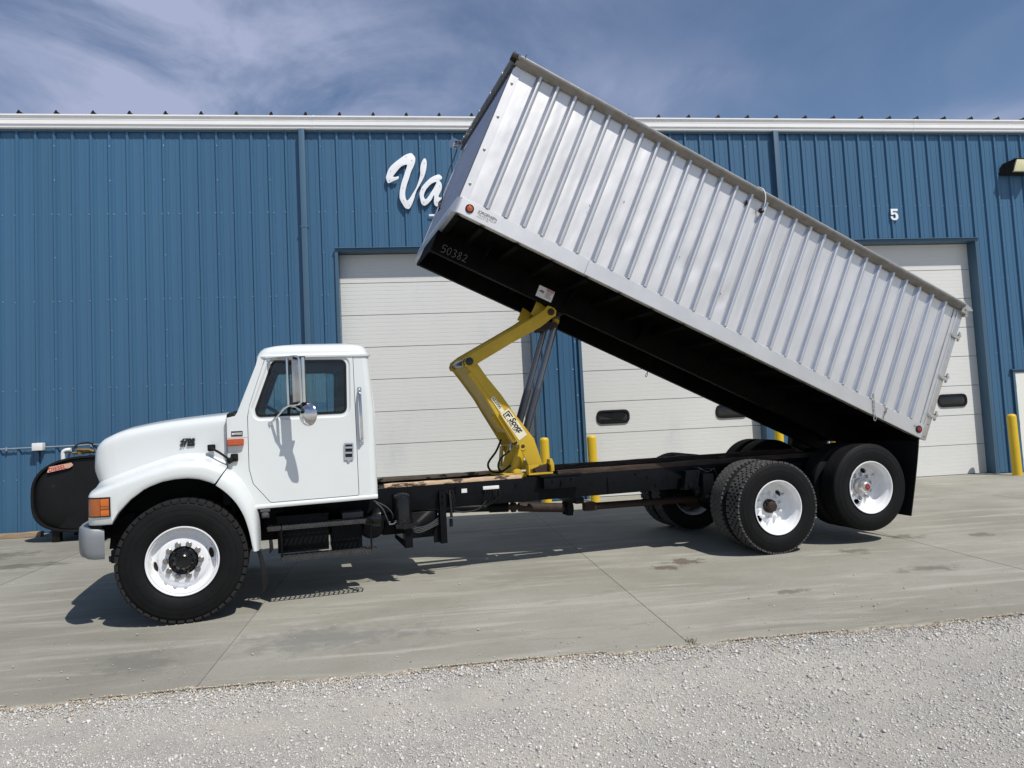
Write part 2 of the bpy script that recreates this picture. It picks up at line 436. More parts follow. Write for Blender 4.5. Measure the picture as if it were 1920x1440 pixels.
# ------------------------------------------------------------------ ground
def concrete_mat():
    m = bpy.data.materials.new('concrete'); m.use_nodes = True
    nt = m.node_tree; nd, ln = nt.nodes, nt.links; p = nd['Principled BSDF']
    geo = nd.new('ShaderNodeNewGeometry')
    def mp(sc, loc=(0, 0, 0), rot=0.0):
        q = nd.new('ShaderNodeMapping'); q.inputs['Scale'].default_value = sc; q.inputs['Location'].default_value = loc
        q.inputs['Rotation'].default_value = (0, 0, rot)
        ln.new(geo.outputs['Position'], q.inputs[0]); return q.outputs[0]
    def noise(v, s, det=8, rg=0.6, dist=0.0):
        n = nd.new('ShaderNodeTexNoise'); n.inputs['Scale'].default_value = s; n.inputs['Detail'].default_value = det
        n.inputs['Roughness'].default_value = rg; n.inputs['Distortion'].default_value = dist
        ln.new(v, n.inputs[0]); return n.outputs[0]
    def rng(s, a, b, c=0.0, d=1.0, smooth=True):
        r = nd.new('ShaderNodeMapRange')
        if smooth: r.interpolation_type = 'SMOOTHSTEP'
        for i, v in enumerate((a, b, c, d)): r.inputs[i + 1].default_value = v
        ln.new(s, r.inputs[0]); return r.outputs[0]
    def mix(f, a, b, mode='MIX'):
        x = nd.new('ShaderNodeMix'); x.data_type = 'RGBA'; x.blend_type = mode
        if isinstance(f, float): x.inputs[0].default_value = f
        else: ln.new(f, x.inputs[0])
        for i, s in ((6, a), (7, b)):
            if isinstance(s, tuple): x.inputs[i].default_value = s
            else: ln.new(s, x.inputs[i])
        return x.outputs[2]
    base = mix(rng(noise(mp((1, 1, 1)), 0.55, 5, 0.55), 0.3, 0.7), (0.270, 0.260, 0.222, 1), (0.375, 0.365, 0.322, 1))
    streak = noise(mp((0.35, 2.6, 1), rot=0.03), 1.6, 9, 0.68, 0.6)      # dragged dust along the lane
    base = mix(rng(streak, 0.48, 0.70, 0, 0.75), base, (0.48, 0.47, 0.425, 1))
    base = mix(rng(noise(mp((0.5, 2.2, 1), (3, 8, 0)), 2.3, 9, 0.7, 0.8), 0.54, 0.74, 0, 0.55), base, (0.20, 0.19, 0.168, 1))
    base = mix(rng(noise(mp((1, 1, 1), (7, 1, 0)), 9.0, 9, 0.75), 0.56, 0.76, 0, 0.45), base, (0.185, 0.175, 0.15, 1))
    base = mix(rng(noise(mp((1, 1, 1)), 130.0, 3, 0.7), 0.30, 0.75, 0.0, 0.45), base, (0.19, 0.18, 0.155, 1))
    vor = nd.new('ShaderNodeTexVoronoi'); vor.feature = 'DISTANCE_TO_EDGE'; vor.inputs['Scale'].default_value = 0.32
    wp = nd.new('ShaderNodeVectorMath'); wp.operation = 'ADD'
    nz = nd.new('ShaderNodeTexNoise'); nz.inputs['Scale'].default_value = 2.5; nz.inputs['Detail'].default_value = 6
    ln.new(geo.outputs['Position'], nz.inputs[0])
    sc = nd.new('ShaderNodeVectorMath'); sc.operation = 'SCALE'; sc.inputs[3].default_value = 0.35
    ln.new(nz.outputs['Color'], sc.inputs[0]); ln.new(geo.outputs['Position'], wp.inputs[0]); ln.new(sc.outputs[0], wp.inputs[1])
    ln.new(wp.outputs[0], vor.inputs['Vector'])
    crack = rng(vor.outputs['Distance'], 0.0, 0.0018, 0.22, 0.0)
    base = mix(crack, base, (0.12, 0.115, 0.10, 1))
    # oil spots and a dried mud splash, each with a shape of its own
    def spot(x, y, rx, ry, seed, soft=0.5):
        q = nd.new('ShaderNodeMapping'); q.vector_type = 'TEXTURE'
        q.inputs['Location'].default_value = (x, y, 0); q.inputs['Scale'].default_value = (rx, ry, 50)
        ln.new(geo.outputs['Position'], q.inputs[0])
        ln_ = nd.new('ShaderNodeVectorMath'); ln_.operation = 'LENGTH'; ln.new(q.outputs[0], ln_.inputs[0])
        n = noise(mp((1, 1, 1), (seed, seed * 2, 0)), 7.0, 8, 0.7)
        a = nd.new('ShaderNodeMath'); a.operation = 'MULTIPLY_ADD'; a.inputs[1].default_value = 3.4; a.inputs[2].default_value = -1.7
        ln.new(n, a.inputs[0])
        b = nd.new('ShaderNodeMath'); b.operation = 'ADD'; ln.new(a.outputs[0], b.inputs[0]); ln.new(ln_.outputs['Value'], b.inputs[1])
        return rng(b.outputs[0], 0.30, 0.30 + soft * 1.6, 0.7, 0.0)
    for x, y, rx, ry, sd, sf, col in SPOTS:
        base = mix(spot(x, y, rx, ry, sd, sf), base, col)
    base = mix(rng(noise(mp((1, 1, 1), (2, 4, 0)), 38.0, 6, 0.8), 0.64, 0.72, 0, 0.6), base, (0.13, 0.12, 0.10, 1))
    base = mix(rng(noise(mp((0.7, 1.6, 1), (5, 4, 0)), 17.0, 8, 0.75), 0.60, 0.74, 0, 0.5), base, (0.52, 0.51, 0.465, 1))
    oi = nd.new('ShaderNodeObjectInfo')
    base = mix(1.0, base, oi.outputs['Color'], 'MULTIPLY')
    ln.new(base, p.inputs['Base Color']); p.inputs['Roughness'].default_value = 0.88
    p.inputs['Specular IOR Level'].default_value = 0.25
    b1 = nd.new('ShaderNodeBump'); b1.inputs['Distance'].default_value = 0.004; b1.inputs['Strength'].default_value = 0.7
    ln.new(noise(mp((1, 1, 1)), 60.0, 7, 0.75), b1.inputs['Height'])
    b2 = nd.new('ShaderNodeBump'); b2.inputs['Distance'].default_value = 0.010; b2.inputs['Strength'].default_value = 0.6
    ln.new(noise(mp((0.6, 2.0, 1)), 5.0, 6, 0.6), b2.inputs['Height']); ln.new(b1.outputs[0], b2.inputs['Normal'])
    ln.new(b2.outputs[0], p.inputs['Normal'])
    return m
BROWN = (0.095, 0.068, 0.05, 1); OIL = (0.135, 0.127, 0.112, 1); DUST = (0.19, 0.186, 0.172, 1)
SPOTS = [(2.85, -5.75, 0.34, 0.26, 3.0, 0.30, BROWN), (2.55, -6.0, 0.22, 0.16, 9.0, 0.30, BROWN),
         (5.75, -5.35, 0.30, 0.20, 5.0, 0.35, OIL), (6.6, -5.55, 0.26, 0.14, 8.0, 0.4, OIL), (4.75, -5.9, 0.25, 0.16, 2.0, 0.4, OIL),
         (-0.75, -7.55, 0.75, 0.30, 4.0, 0.7, DUST), (-2.1, -7.75, 0.35, 0.30, 6.0, 0.6, DUST), (3.3, -7.3, 0.25, 0.10, 7.0, 0.4, OIL),
         (4.9, -6.9, 0.4, 0.12, 1.0, 0.5, OIL), (-6.2, -2.2, 0.9, 0.35, 2.5, 0.6, OIL), (-5.2, -3.2, 0.7, 0.2, 5.5, 0.6, OIL)]
M['concrete'] = concrete_mat()
M['joint'] = mat('joint_filler', (0.055, 0.048, 0.038), 0.95, var=0.3, vscale=9, bump=0.004, bscale=60)

def gravel_mat():
    m = bpy.data.materials.new('gravel_fines'); m.use_nodes = True
    nt = m.node_tree; nd, ln = nt.nodes, nt.links; p = nd['Principled BSDF']
    geo = nd.new('ShaderNodeNewGeometry')
    def noise(s, det=6, rg=0.65):
        n = nd.new('ShaderNodeTexNoise'); n.inputs['Scale'].default_value = s; n.inputs['Detail'].default_value = det
        n.inputs['Roughness'].default_value = rg; ln.new(geo.outputs['Position'], n.inputs[0]); return n.outputs[0]
    def ramp(s, stops):
        r = nd.new('ShaderNodeValToRGB'); ln.new(s, r.inputs[0])
        e = r.color_ramp.elements
        while len(e) < len(stops): e.new(0.5)
        for q, (pos, c) in zip(e, stops): q.position = pos; q.color = (*c, 1)
        return r.outputs[0]
    fine = ramp(noise(95, 6, 0.85), [(0.30, (0.24, 0.23, 0.21)), (0.47, (0.52, 0.505, 0.47)), (0.56, (0.59, 0.575, 0.54)), (0.72, (0.80, 0.78, 0.74))])
    big = ramp(noise(1.3, 7, 0.7), [(0.35, (0.84, 0.83, 0.82)), (0.65, (1.10, 1.06, 0.98))])
    mx = nd.new('ShaderNodeMix'); mx.data_type = 'RGBA'; mx.blend_type = 'MULTIPLY'; mx.inputs[0].default_value = 1
    ln.new(fine, mx.inputs[6]); ln.new(big, mx.inputs[7]); ln.new(mx.outputs[2], p.inputs['Base Color'])
    p.inputs['Roughness'].default_value = 0.95; p.inputs['Specular IOR Level'].default_value = 0.2
    b = nd.new('ShaderNodeBump'); b.inputs['Distance'].default_value = 0.016; b.inputs['Strength'].default_value = 1.0
    ln.new(noise(85, 6, 0.8), b.inputs['Height']); ln.new(b.outputs[0], p.inputs['Normal'])
    return m
M['gravelfines'] = gravel_mat()

def stone_mat():
    m = bpy.data.materials.new('crushed_stone'); m.use_nodes = True
    nt = m.node_tree; nd, ln = nt.nodes, nt.links; p = nd['Principled BSDF']
    at = nd.new('ShaderNodeAttribute'); at.attribute_name = 'tone'
    ln.new(at.outputs['Color'], p.inputs['Base Color'])
    p.inputs['Roughness'].default_value = 0.9; p.inputs['Specular IOR Level'].default_value = 0.25
    return m
M['stone'] = stone_mat()

def edge_y(x):                                              # broken front edge of the concrete
    return -8.43 + 0.020 * math.sin(x * 3.1) + 0.012 * math.sin(x * 11.3 + 1.0) + 0.010 * math.sin(x * 27.0) + 0.008 * math.sin(x * 61.0 + 2.0)

# gravel sheet out to the horizon, running under the concrete
g = MB()
ys = [-600, -60, -25, -12, -8.3, -8.0, 40, 600]
zs = [-0.9, -0.75, -0.60, gz(-12) - 0.020, gz(-8.3) - 0.022, -0.50, -0.55, -0.9]
rows = []
for y, z in zip(ys, zs):
    rows.append([(x, y, z) for x in (-600, -60, -20, -10, 0, 10, 20, 60, 600)])
g.grid(rows)
go = g.build('gravel_ground', M['gravelfines'], smooth=0); go['kind'] = 'structure'

# concrete apron: joint filler sheet with every slab a piece on it
XJ = [-29, -25.5, -22, -18.6, -15.1, -11.7, -8.25, -4.78, -1.51, 1.88, 5.65, 9.2, 12.7, 16.2, 19.7, 23.2, 26.7, 30.2, 33.7]
YJ = [(0.35, -2.75), (-2.75, None)]
b = MB()
b.grid([[(x, y, gz(y) - 0.028) for x in (XJ[0], XJ[-1])] for y in (0.35, -8.36)])
apron = b.build('concrete_apron', M['joint'], smooth=0); apron['kind'] = 'structure'
for i in range(len(XJ) - 1):
    for y0, y1 in YJ:
        xa, xb = XJ[i] + 0.0028, XJ[i + 1] - 0.0028
        near = -10 < xa < 14
        n = 90 if (y1 is None and near) else (24 if near else 6)
        xs = [xa + (xb - xa) * k / n for k in range(n + 1)]
        jig = [0.0] + [random.uniform(-1, 1) * 0.0015 for _ in range(n - 1)] + [0.0]
        top_b = [(x, y0 - (0.006 if y0 < 0 else 0) + j, 0) for x, j in zip(xs, jig)]
        top_f = [(x, (edge_y(x) + random.uniform(-0.006, 0.006)) if y1 is None else y1 + 0.003 + j, 0) for x, j in zip(xs, jig)]
        lift = random.uniform(-0.002, 0.002)
        tb = [(x, y, gz(y) + lift) for x, y, _ in top_b]; tf = [(x, y, gz(y) + lift) for x, y, _ in top_f]
        ch = 0.010 if y1 is None else 0.003
        m_ = MB()
        m_.grid([[(x, y, z - 0.15) for x, y, z in tb], [(x, y, z - ch * 0.5) for x, y, z in tb], [(x, y - ch, z) for x, y, z in tb],
                 [(x, y + ch * 1.6, z) for x, y, z in tf], [(x, y + random.uniform(0, .006), z - ch) for x, y, z in tf], [(x, y - 0.012, z - 0.15) for x, y, z in tf]])
        for side in (0, -1):
            a, c = tb[side], tf[side]
            m_.add([(a[0], a[1] - ch, a[2]), (c[0], c[1] + ch * 1.6, c[2]), (c[0], c[1] + ch * 1.6, c[2] - 0.15), (a[0], a[1] - ch, a[2] - 0.15)], [(0, 1, 2, 3)])
        so_ = m_.build('concrete_slab', M['concrete'], apron, smooth=0, fix=True)
        k_ = {-4.78: 0.80, -8.25: 0.74, -1.51: 0.90, 1.88: 0.93}.get(XJ[i], 0.92) * random.uniform(.98, 1.02)
        so_.color = (k_, k_, k_ * .97, 1)

# ---- loose stone: one counted-by-nobody mass of crushed stone, every stone real
def stones(name, n, fx, size, tones, sink=0.25):
    base = np.array([(1, 0, 0), (-1, 0, 0), (0, 1, 0), (0, -1, 0), (0, 0, 1), (0, 0, -1)], float)
    tri = np.array([(0, 2, 4), (2, 1, 4), (1, 3, 4), (3, 0, 4), (2, 0, 5), (1, 2, 5), (3, 1, 5), (0, 3, 5)])
    P, zc = fx(n); n = len(P)
    s = size(n)
    V = base[None] * (0.62 + 0.6 * RNG.random((n, 6, 1))) + RNG.normal(0, 0.22, (n, 6, 3))
    V *= np.stack([np.ones(n), 0.6 + 0.4 * RNG.random(n), 0.45 + 0.35 * RNG.random(n)], -1)[:, None, :]
    a = RNG.random(n) * 2 * PI; ca, sa = np.cos(a)[:, None], np.sin(a)[:, None]
    X = V[..., 0] * ca - V[..., 1] * sa; Y = V[..., 0] * sa + V[..., 1] * ca; Z = V[..., 2]
    tilt = RNG.normal(0, 0.35, (n, 1)); Z2 = Z * np.cos(tilt) + X * np.sin(tilt); X = X * np.cos(tilt) - Z * np.sin(tilt)
    W = np.stack([X, Y, Z2], -1) * s[:, None, None] * 0.5
    W[..., 0] += P[:, 0:1]; W[..., 1] += P[:, 1:2]; W[..., 2] += (zc + s * (0.5 * 0.55 - sink * 0.5))[:, None]
    F = (tri[None] + (np.arange(n) * 6)[:, None, None]).reshape(-1, 3)
    me = bpy.data.meshes.new(name)
    me.vertices.add(n * 6); me.vertices.foreach_set('co', W.reshape(-1).astype(np.float32))
    me.loops.add(F.size); me.loops.foreach_set('vertex_index', F.reshape(-1).astype(np.int32))
    me.polygons.add(len(F)); me.polygons.foreach_set('loop_start', np.arange(0, F.size, 3, dtype=np.int32))
    me.update(calc_edges=True); me.validate()
    t = np.array(tones)[RNG.integers(0, len(tones), n)] * (0.88 + 0.24 * RNG.random((n, 1)))
    c = np.concatenate([t, np.ones((n, 1))], 1)
    at = me.attributes.new('tone', 'FLOAT_COLOR', 'POINT')
    at.data.foreach_set('color', np.repeat(c, 6, 0).reshape(-1).astype(np.float32))
    me.materials.append(M['stone'])
    o = bpy.data.objects.new(name, me); COL.objects.link(o); o['kind'] = 'stuff'
    return o
GREY = [(0.52, 0.505, 0.475), (0.60, 0.585, 0.555), (0.44, 0.43, 0.405), (0.67, 0.655, 0.62), (0.56, 0.53, 0.47), (0.48, 0.475, 0.455), (0.57, 0.555, 0.525), (0.38, 0.37, 0.345)]
TAN = [(0.50, 0.42, 0.31), (0.42, 0.34, 0.25), (0.56, 0.52, 0.44), (0.36, 0.30, 0.23), (0.46, 0.43, 0.38)]
from mathutils import noise as mnoise
def gravel_z(y): return np.where(y > -12, np.interp(y, [-12, -8.3], [gz(-12) - 0.020, gz(-8.3) - 0.022]), gz(-12) - 0.02)
def patchy(P, lo=-0.45):
    k = np.array([mnoise.fractal((p[0] * 1.15, p[1] * 1.6, 3.0), 0.8, 2.0, 4) for p in P])
    return k + RNG.random(len(P)) * 0.9 > lo + 0.45
def field(n):
    m = int(n * 1.9)
    x = RNG.uniform(-4.6, 7.0, m); y = -8.44 - 2.45 * RNG.random(m)
    P = np.stack([x, y], -1); P = P[patchy(P)][:n]
    return P, gravel_z(P[:, 1])
stones('crushed_stone', 235000, field, lambda n: np.clip(np.exp(RNG.normal(math.log(0.0082), 0.48, n)), 0.0035, 0.042), GREY, sink=0.32)
def seam(n):                                                 # heavier stones banked against the concrete edge
    x = RNG.uniform(-6, 9, n); y = np.array([edge_y(v) for v in x]) - np.abs(RNG.normal(0.03, 0.13, n))
    return np.stack([x, y], -1), gravel_z(y) + 0.004
stones('edge_stone', 15000, seam, lambda n: np.clip(np.exp(RNG.normal(math.log(0.0125), 0.42, n)), 0.005, 0.04), GREY + TAN[:1], sink=0.35)
def crumbs(n):                                               # tan aggregate of the broken slab edge
    x = RNG.uniform(-6, 9, n); y = np.array([edge_y(v) for v in x]) - np.abs(RNG.normal(0.0, 0.030, n)) + 0.012
    return np.stack([x, y], -1), np.where(y > -8.43, gz(-8.43) - 0.004, gz(-8.43) - 0.014)
stones('edge_aggregate', 15000, crumbs, lambda n: np.clip(np.exp(RNG.normal(math.log(0.010), 0.35, n)), 0.004, 0.024), TAN, sink=0.4)
def strewn(n):                                               # stones kicked up on the concrete
    x = RNG.uniform(-6, 9, n); y = -8.40 + RNG.exponential(1.0, n)
    k = y < -1.0; P = np.stack([x[k], y[k]], -1)
    return P, gz(P[:, 1]) + 0.001
stones('strewn_stone', 900, strewn, lambda n: np.clip(np.exp(RNG.normal(math.log(0.009), 0.45, n)), 0.004, 0.03), GREY + TAN, sink=0.0)

# ------------------------------------------------------------------ the metal building
bld = empty('metal_building', (2.0, 0.4, 0))
tag(bld, 'long blue ribbed metal building with white gutter and white overhead doors', 'building')
BO = Vector((2.0, 0.4, 0))
def bpart(mb, name, m, parent=None, **k):
    off = BO if parent is None else Vector((0, 0, 0))
    mb.v = [(q[0] - BO.x, q[1] - BO.y, q[2] - BO.z) for q in mb.v]
    return mb.build(name, m, parent or bld, **k)

X0, PIT = -6.7275, 0.3048
EAVE = 7.10
HEAD = 4.775
DOORS = [(-1.30, 2.25), (3.14, 6.75), (7.97, 11.55)]
ENTRY = (12.09, 13.06, 2.07)
OPEN = [(a, b_, HEAD) for a, b_ in DOORS] + [ENTRY]
# far past the frame the same bays go on
OPEN += [(17.0, 20.6, HEAD), (21.4, 25.0, HEAD)]
RIB = [(-0.034, 0.0), (-0.016, -0.037), (0.016, -0.037), (0.034, 0.0)]
MINOR = [(0.078, 0.0), (0.084, -0.005), (0.104, -0.005), (0.110, 0.0), (0.196, 0.0), (0.202, -0.005), (0.222, -0.005), (0.228, 0.0)]
def sheet_profile(xa, xb):
    """wall profile points between xa and xb"""
    i0 = math.floor((xa - X0) / PIT) - 1; pts = []
    for i in range(i0, i0 + int((xb - xa) / PIT) + 4):
        xr = X0 + PIT * i
        for dx, y in RIB + MINOR: pts.append((xr + dx, y))
    def at(x):
        for (a, ya), (c, yc) in zip(pts, pts[1:]):
            if a <= x <= c: return ya + (yc - ya) * (x - a) / max(1e-9, c - a)
        return 0.0
    return [(xa, at(xa))] + [q for q in pts if xa + 1e-4 < q[0] < xb - 1e-4] + [(xb, at(xb))]
XL, XR = X0 + PIT * (2 - 3 * 24), X0 + PIT * (2 + 3 * 32)
k = -24
while k < 32:
    xa, xb = X0 + PIT * (2 + 3 * k) + 0.002, X0 + PIT * (2 + 3 * (k + 1)) + 0.016   # laps over the next sheet's rib
    cuts = sorted({xa, xb} | {c for o_ in OPEN for c in o_[:2] if xa < c < xb})
    s = MB(); lap = 0.0012 * (k % 2)
    for ca, cb in zip(cuts, cuts[1:]):
        zb = 0.015
        for oa, ob, oh in OPEN:
            if oa - 1e-6 <= ca and cb <= ob + 1e-6: zb = oh
        pf = sheet_profile(ca, cb)
        s.grid([[(x, y - lap, z) for x, y in pf] for z in (zb, EAVE)])
    # thickness shows only as an edge: a folded return behind
    bpart(s, 'siding_sheet', M['blue'], smooth=20, fix=False)
    k += 1
# fasteners: far too small to pick apart, real hex heads joined
scr = MB()
def head(x, y, z, r=0.0095):
    scr.v += []
    scr.lathe([(0.0, 0.010), (r * 0.75, 0.009), (r, 0.004), (r * 1.5, 0.002), (r * 1.5, -0.002)], 6, (x, y, z))
def blocked(x, z): return any(a - 0.1 < x < b_ + 0.1 and z < h + 0.1 for a, b_, h in OPEN)
for i in range(-12, 78):
    xr = X0 + PIT * i; lapped = (i - 2) % 3 == 0
    for z in (5.513, 3.976, 2.44, 0.92):
        for dx in ((-0.052, 0.052) if lapped else (-0.052,)):
            if not blocked(xr, z): head(xr + dx, 0.0, z + random.uniform(-0.008, 0.008))
    if lapped:
        for z in (6.737, 6.113, 4.746, 3.426, 2.95, 1.95, 1.45, 0.45):
            if not blocked(xr, z): head(xr + 0.002, -0.037, z + random.uniform(-0.01, 0.01), 0.0085)
so = bpart(scr, 'siding_screw', M['screw'], smooth=0, fix=False); so['kind'] = 'stuff'
# the rest of the shell: side walls, back and roof so the building is solid from any side
s = MB()
s.box((XL, 0.30, -0.4), (XL + 0.05, 24, EAVE)); s.box((XR - 0.05, 0.30, -0.4), (XR, 24, EAVE)); s.box((XL, 24, -0.4), (XR, 24.1, EAVE))
bpart(s, 'shell_wall', M['blue'], smooth=0)
s = MB(); s.box((XL, 0.24, -0.4), (XR, 0.28, EAVE))            # insulation liner behind the siding
for a, b_ in DOORS: pass
bpart(s, 'liner', M['bluetrim'], smooth=0)
s = MB()
s.hexa([(XL - .1, -0.10, 7.20), (XR + .1, -0.10, 7.20), (XR + .1, 12, 8.20), (XL - .1, 12, 8.20), (XL - .1, -0.10, 7.235), (XR + .1, -0.10, 7.235), (XR + .1, 12, 8.235), (XL - .1, 12, 8.235)])
s.hexa([(XL - .1, 12.01, 8.20), (XR + .1, 12.01, 8.20), (XR + .1, 24.3, 7.20), (XL - .1, 24.3, 7.20), (XL - .1, 12.01, 8.235), (XR + .1, 12.01, 8.235), (XR + .1, 24.3, 7.235), (XL - .1, 24.3, 7.235)])
bpart(s, 'roof', M['galv'], smooth=0)
# standing seams of the roof end just behind the gutter, one little dark clip each
clip0 = None
for i in range(-20, 40):
    x = X0 + PIT * 2 * i + 0.075
    if clip0 is None:
        s = MB(); s.box((-0.009, -0.03, 0.0), (0.009, 3.0, 0.062)); s.box((-0.034, -0.045, 0.0), (0.030, -0.0305, 0.026)); s.hexa([(-0.03, -.044, .031), (.03, -.044, .031), (.03, -.031, .031), (-.03, -.031, .031), (-.006, -.044, .072), (.012, -.044, .072), (.012, -.031, .072), (-.006, -.031, .072)])
        for q in range(len(s.v)): 
            vx, vy, vz = s.v[q]; s.v[q] = (vx, vy, vz + max(0, vy) * 0.083)
        clip0 = s.build('roof_seam', M['bronze'], bld, smooth=0); c = clip0
    else: c = copy_obj(clip0, bld)
    c.location = (x - BO.x, -0.07 - BO.y, 7.280)
# gutter in lengths with lapped joints
GP = [(0.005, 7.035), (-0.085, 7.035), (-0.100, 7.050), (-0.104, 7.095), (-0.122, 7.103), (-0.122, 7.175), (-0.128, 7.182), (-0.112, 7.205), (-0.112, 7.232), (-0.150, 7.244), (-0.150, 7.268), (-0.120, 7.270), (-0.118, 7.255), (-0.05, 7.24), (0.005, 7.24)]
joints = [XL - 0.1, -15.5, -8.6, -1.62, 4.05, 10.35, 17.2, XR + 0.1]
for a, b_ in zip(joints, joints[1:]):
    s = MB()
    r0 = [(a, y, z) for y, z in GP]; r1 = [(b_, y, z) for y, z in GP]
    s.grid([r0, r1], close=True); s.add(r0, [tuple(range(len(GP)))]); s.add(r1, [tuple(reversed(range(len(GP))))])
    d = 0.004
    GJ = grow(GP, d)
    r0 = [(b_ - 0.035, y, z) for y, z in GJ]; r1 = [(b_ + 0.004, y, z) for y, z in GJ]
    s.grid([r0, r1], close=True); s.add(r0, [tuple(range(len(GJ)))]); s.add(r1, [tuple(reversed(range(len(GJ))))])
    bpart(s, 'gutter', M['gutter'], smooth=0)
# box-section downspouts in the wall colour
for x in (-1.862, 7.318, 16.5, -11.1):
    s = MB(); s.box((x - 0.052, -0.118, 0.25), (x + 0.052, -0.040, 7.036))
    for z in (5.2, 2.4): s.box((x - 0.07, -0.122, z), (x + 0.07, -0.0385, z + 0.03))
    s.hexa([(x - .052, -.25, .12), (x + .052, -.25, .12), (x + .052, -.037, .25), (x - .052, -.037, .25), (x - .052, -.27, .19), (x + .052, -.27, .19), (x + .052, -.118, .36), (x - .052, -.118, .36)])
    bpart(s, 'downspout', M['bluetrim'], bevel=0.006, smooth=30)
# base and eave trim
s = MB(); s.box((XL, -0.046, 6.995), (XR, -0.0385, 7.034)); bpart(s, 'eave_trim', M['bluetrim'], smooth=0)

# overhead doors: recessed curtain of sections in a blue lined opening
def overhead_door(a, b_, wins):
    s = MB()                                                   # lined opening: jambs, head, drip cap
    s.box((a - 0.045, -0.049, 0.0), (a - 0.0, -0.0385, HEAD + 0.05)); s.box((a - 0.0, -0.047, 0.0), (a + 0.012, 0.229, HEAD))
    s.box((b_ + 0.0, -0.049, 0.0), (b_ + 0.045, -0.0385, HEAD + 0.05)); s.box((b_ - 0.034, -0.047, 0.0), (b_ - 0.0, 0.229, HEAD))
    s.box((a + 0.012, -0.047, HEAD - 0.012), (b_ - 0.034, 0.229, HEAD)); s.box((a, -0.049, HEAD), (b_, -0.0385, HEAD + 0.05))
    s.hexa([(a - 0.045, -0.085, HEAD + 0.040), (b_ + 0.045, -0.085, HEAD + 0.040), (b_ + 0.045, -0.035, HEAD + 0.051), (a - 0.045, -0.035, HEAD + 0.051),
            (a - 0.045, -0.085, HEAD + 0.046), (b_ + 0.045, -0.085, HEAD + 0.046), (b_ + 0.045, -0.035, HEAD + 0.066), (a - 0.045, -0.035, HEAD + 0.066)])
    bpart(s, 'door_trim', M['bluetrim'], smooth=0)
    s = MB(); s.box((a + 0.013, 0.230, 0.0), (b_ - 0.013, 0.234, HEAD - 0.013))
    d = bpart(s, 'overhead_door', M['doorgrey'], smooth=0)
    SH = 0.6015
    for i in range(8):
        z0, z1 = 0.010 + i * SH, min(0.010 + (i + 1) * SH - 0.0045, HEAD - 0.016)
        pf = [(0.228, z0), (0.200, z0 + 0.004)]
        nz_ = 8
        for q in range(1, nz_):
            zz = z0 + (z1 - z0) * q / nz_ + random.uniform(-0.002, 0.002)
            if zz < z1 - 0.02: pf += [(0.200, zz - 0.004), (0.2032, zz), (0.200, zz + 0.004)]
        pf += [(0.200, z1 - 0.004), (0.228, z1)]
        s = MB(); off = random.uniform(-0.0012, 0.0012)
        r0 = [(a + 0.014, y + off, z) for y, z in pf]; r1 = [(b_ - 0.014, y + off, z) for y, z in pf]
        s.grid([r0, r1]); s.add(r0, [tuple(range(len(pf)))]); s.add(r1, [tuple(reversed(range(len(pf))))])
        bpart(s, 'door_section', M['doorwhite'], d, smooth=0)
    s = MB(); s.box((a + 0.015, 0.193, 0.0), (b_ - 0.015, 0.2275, 0.0095)); bpart(s, 'bottom_seal', M['rubbertrim'], d, smooth=0)
    for wx in wins:
        o_ = rounded([(wx - 0.325, 1.385), (wx + 0.325, 1.385), (wx + 0.325, 1.65), (wx - 0.325, 1.65)], 0.12, 8)
        i_ = rounded([(wx - 0.285, 1.425), (wx + 0.285, 1.425), (wx + 0.285, 1.61), (wx - 0.285, 1.61)], 0.09, 8)
        s = MB(); s.plate(o_, 0.178, 0.2045, 0, [list(i_)]); s.plate(i_, 0.188, 0.1985, 1)
        bpart(s, 'door_window', [M['rubbertrim'], M['darkglass']], d, bevel=0.004, smooth=40)
overhead_door(*DOORS[0], ())
overhead_door(*DOORS[1], (3.75, 6.14))
overhead_door(*DOORS[2], (8.49, 10.88))
overhead_door(17.0, 20.6, (17.6, 20.0)); overhead_door(21.4, 25.0, (22.0, 24.4))
# entry door at the right edge of the photograph
a, b_, h = ENTRY
s = MB()
s.box((a, -0.050, 0.0), (a + 0.05, 0.10, h)); s.box((b_ - 0.05, -0.050, 0.0), (b_, 0.10, h)); s.box((a + 0.05, -0.050, h - 0.05), (b_ - 0.05, 0.10, h))
s.box((a - 0.03, -0.075, h + 0.001), (b_ + 0.03, 0.0, h + 0.02))
bpart(s, 'entry_frame', M['bluetrim'], bevel=0.003, smooth=0)
s = MB(); s.box((a + 0.052, -0.035, 0.01), (b_ - 0.052, 0.01, h - 0.052))
ed = bpart(s, 'entry_door', M['manwhite'], bevel=0.003, smooth=0)
for z in (0.25, 1.0, 1.75):
    s = MB(); s.cyl((a + 0.05, -0.042, z - 0.05), (a + 0.05, -0.042, z + 0.05), 0.009, 10); bpart(s, 'hinge', M['steel'], ed)
s = MB(); s.cyl((b_ - 0.12, -0.035, 1.0), (b_ - 0.12, -0.075, 1.0), 0.012, 10); s.lathe([(0, .03), (.02, .028), (.028, .015), (.02, 0)], 16, (b_ - 0.12, -0.07, 1.0)); bpart(s, 'door_knob', M['steel'], ed)
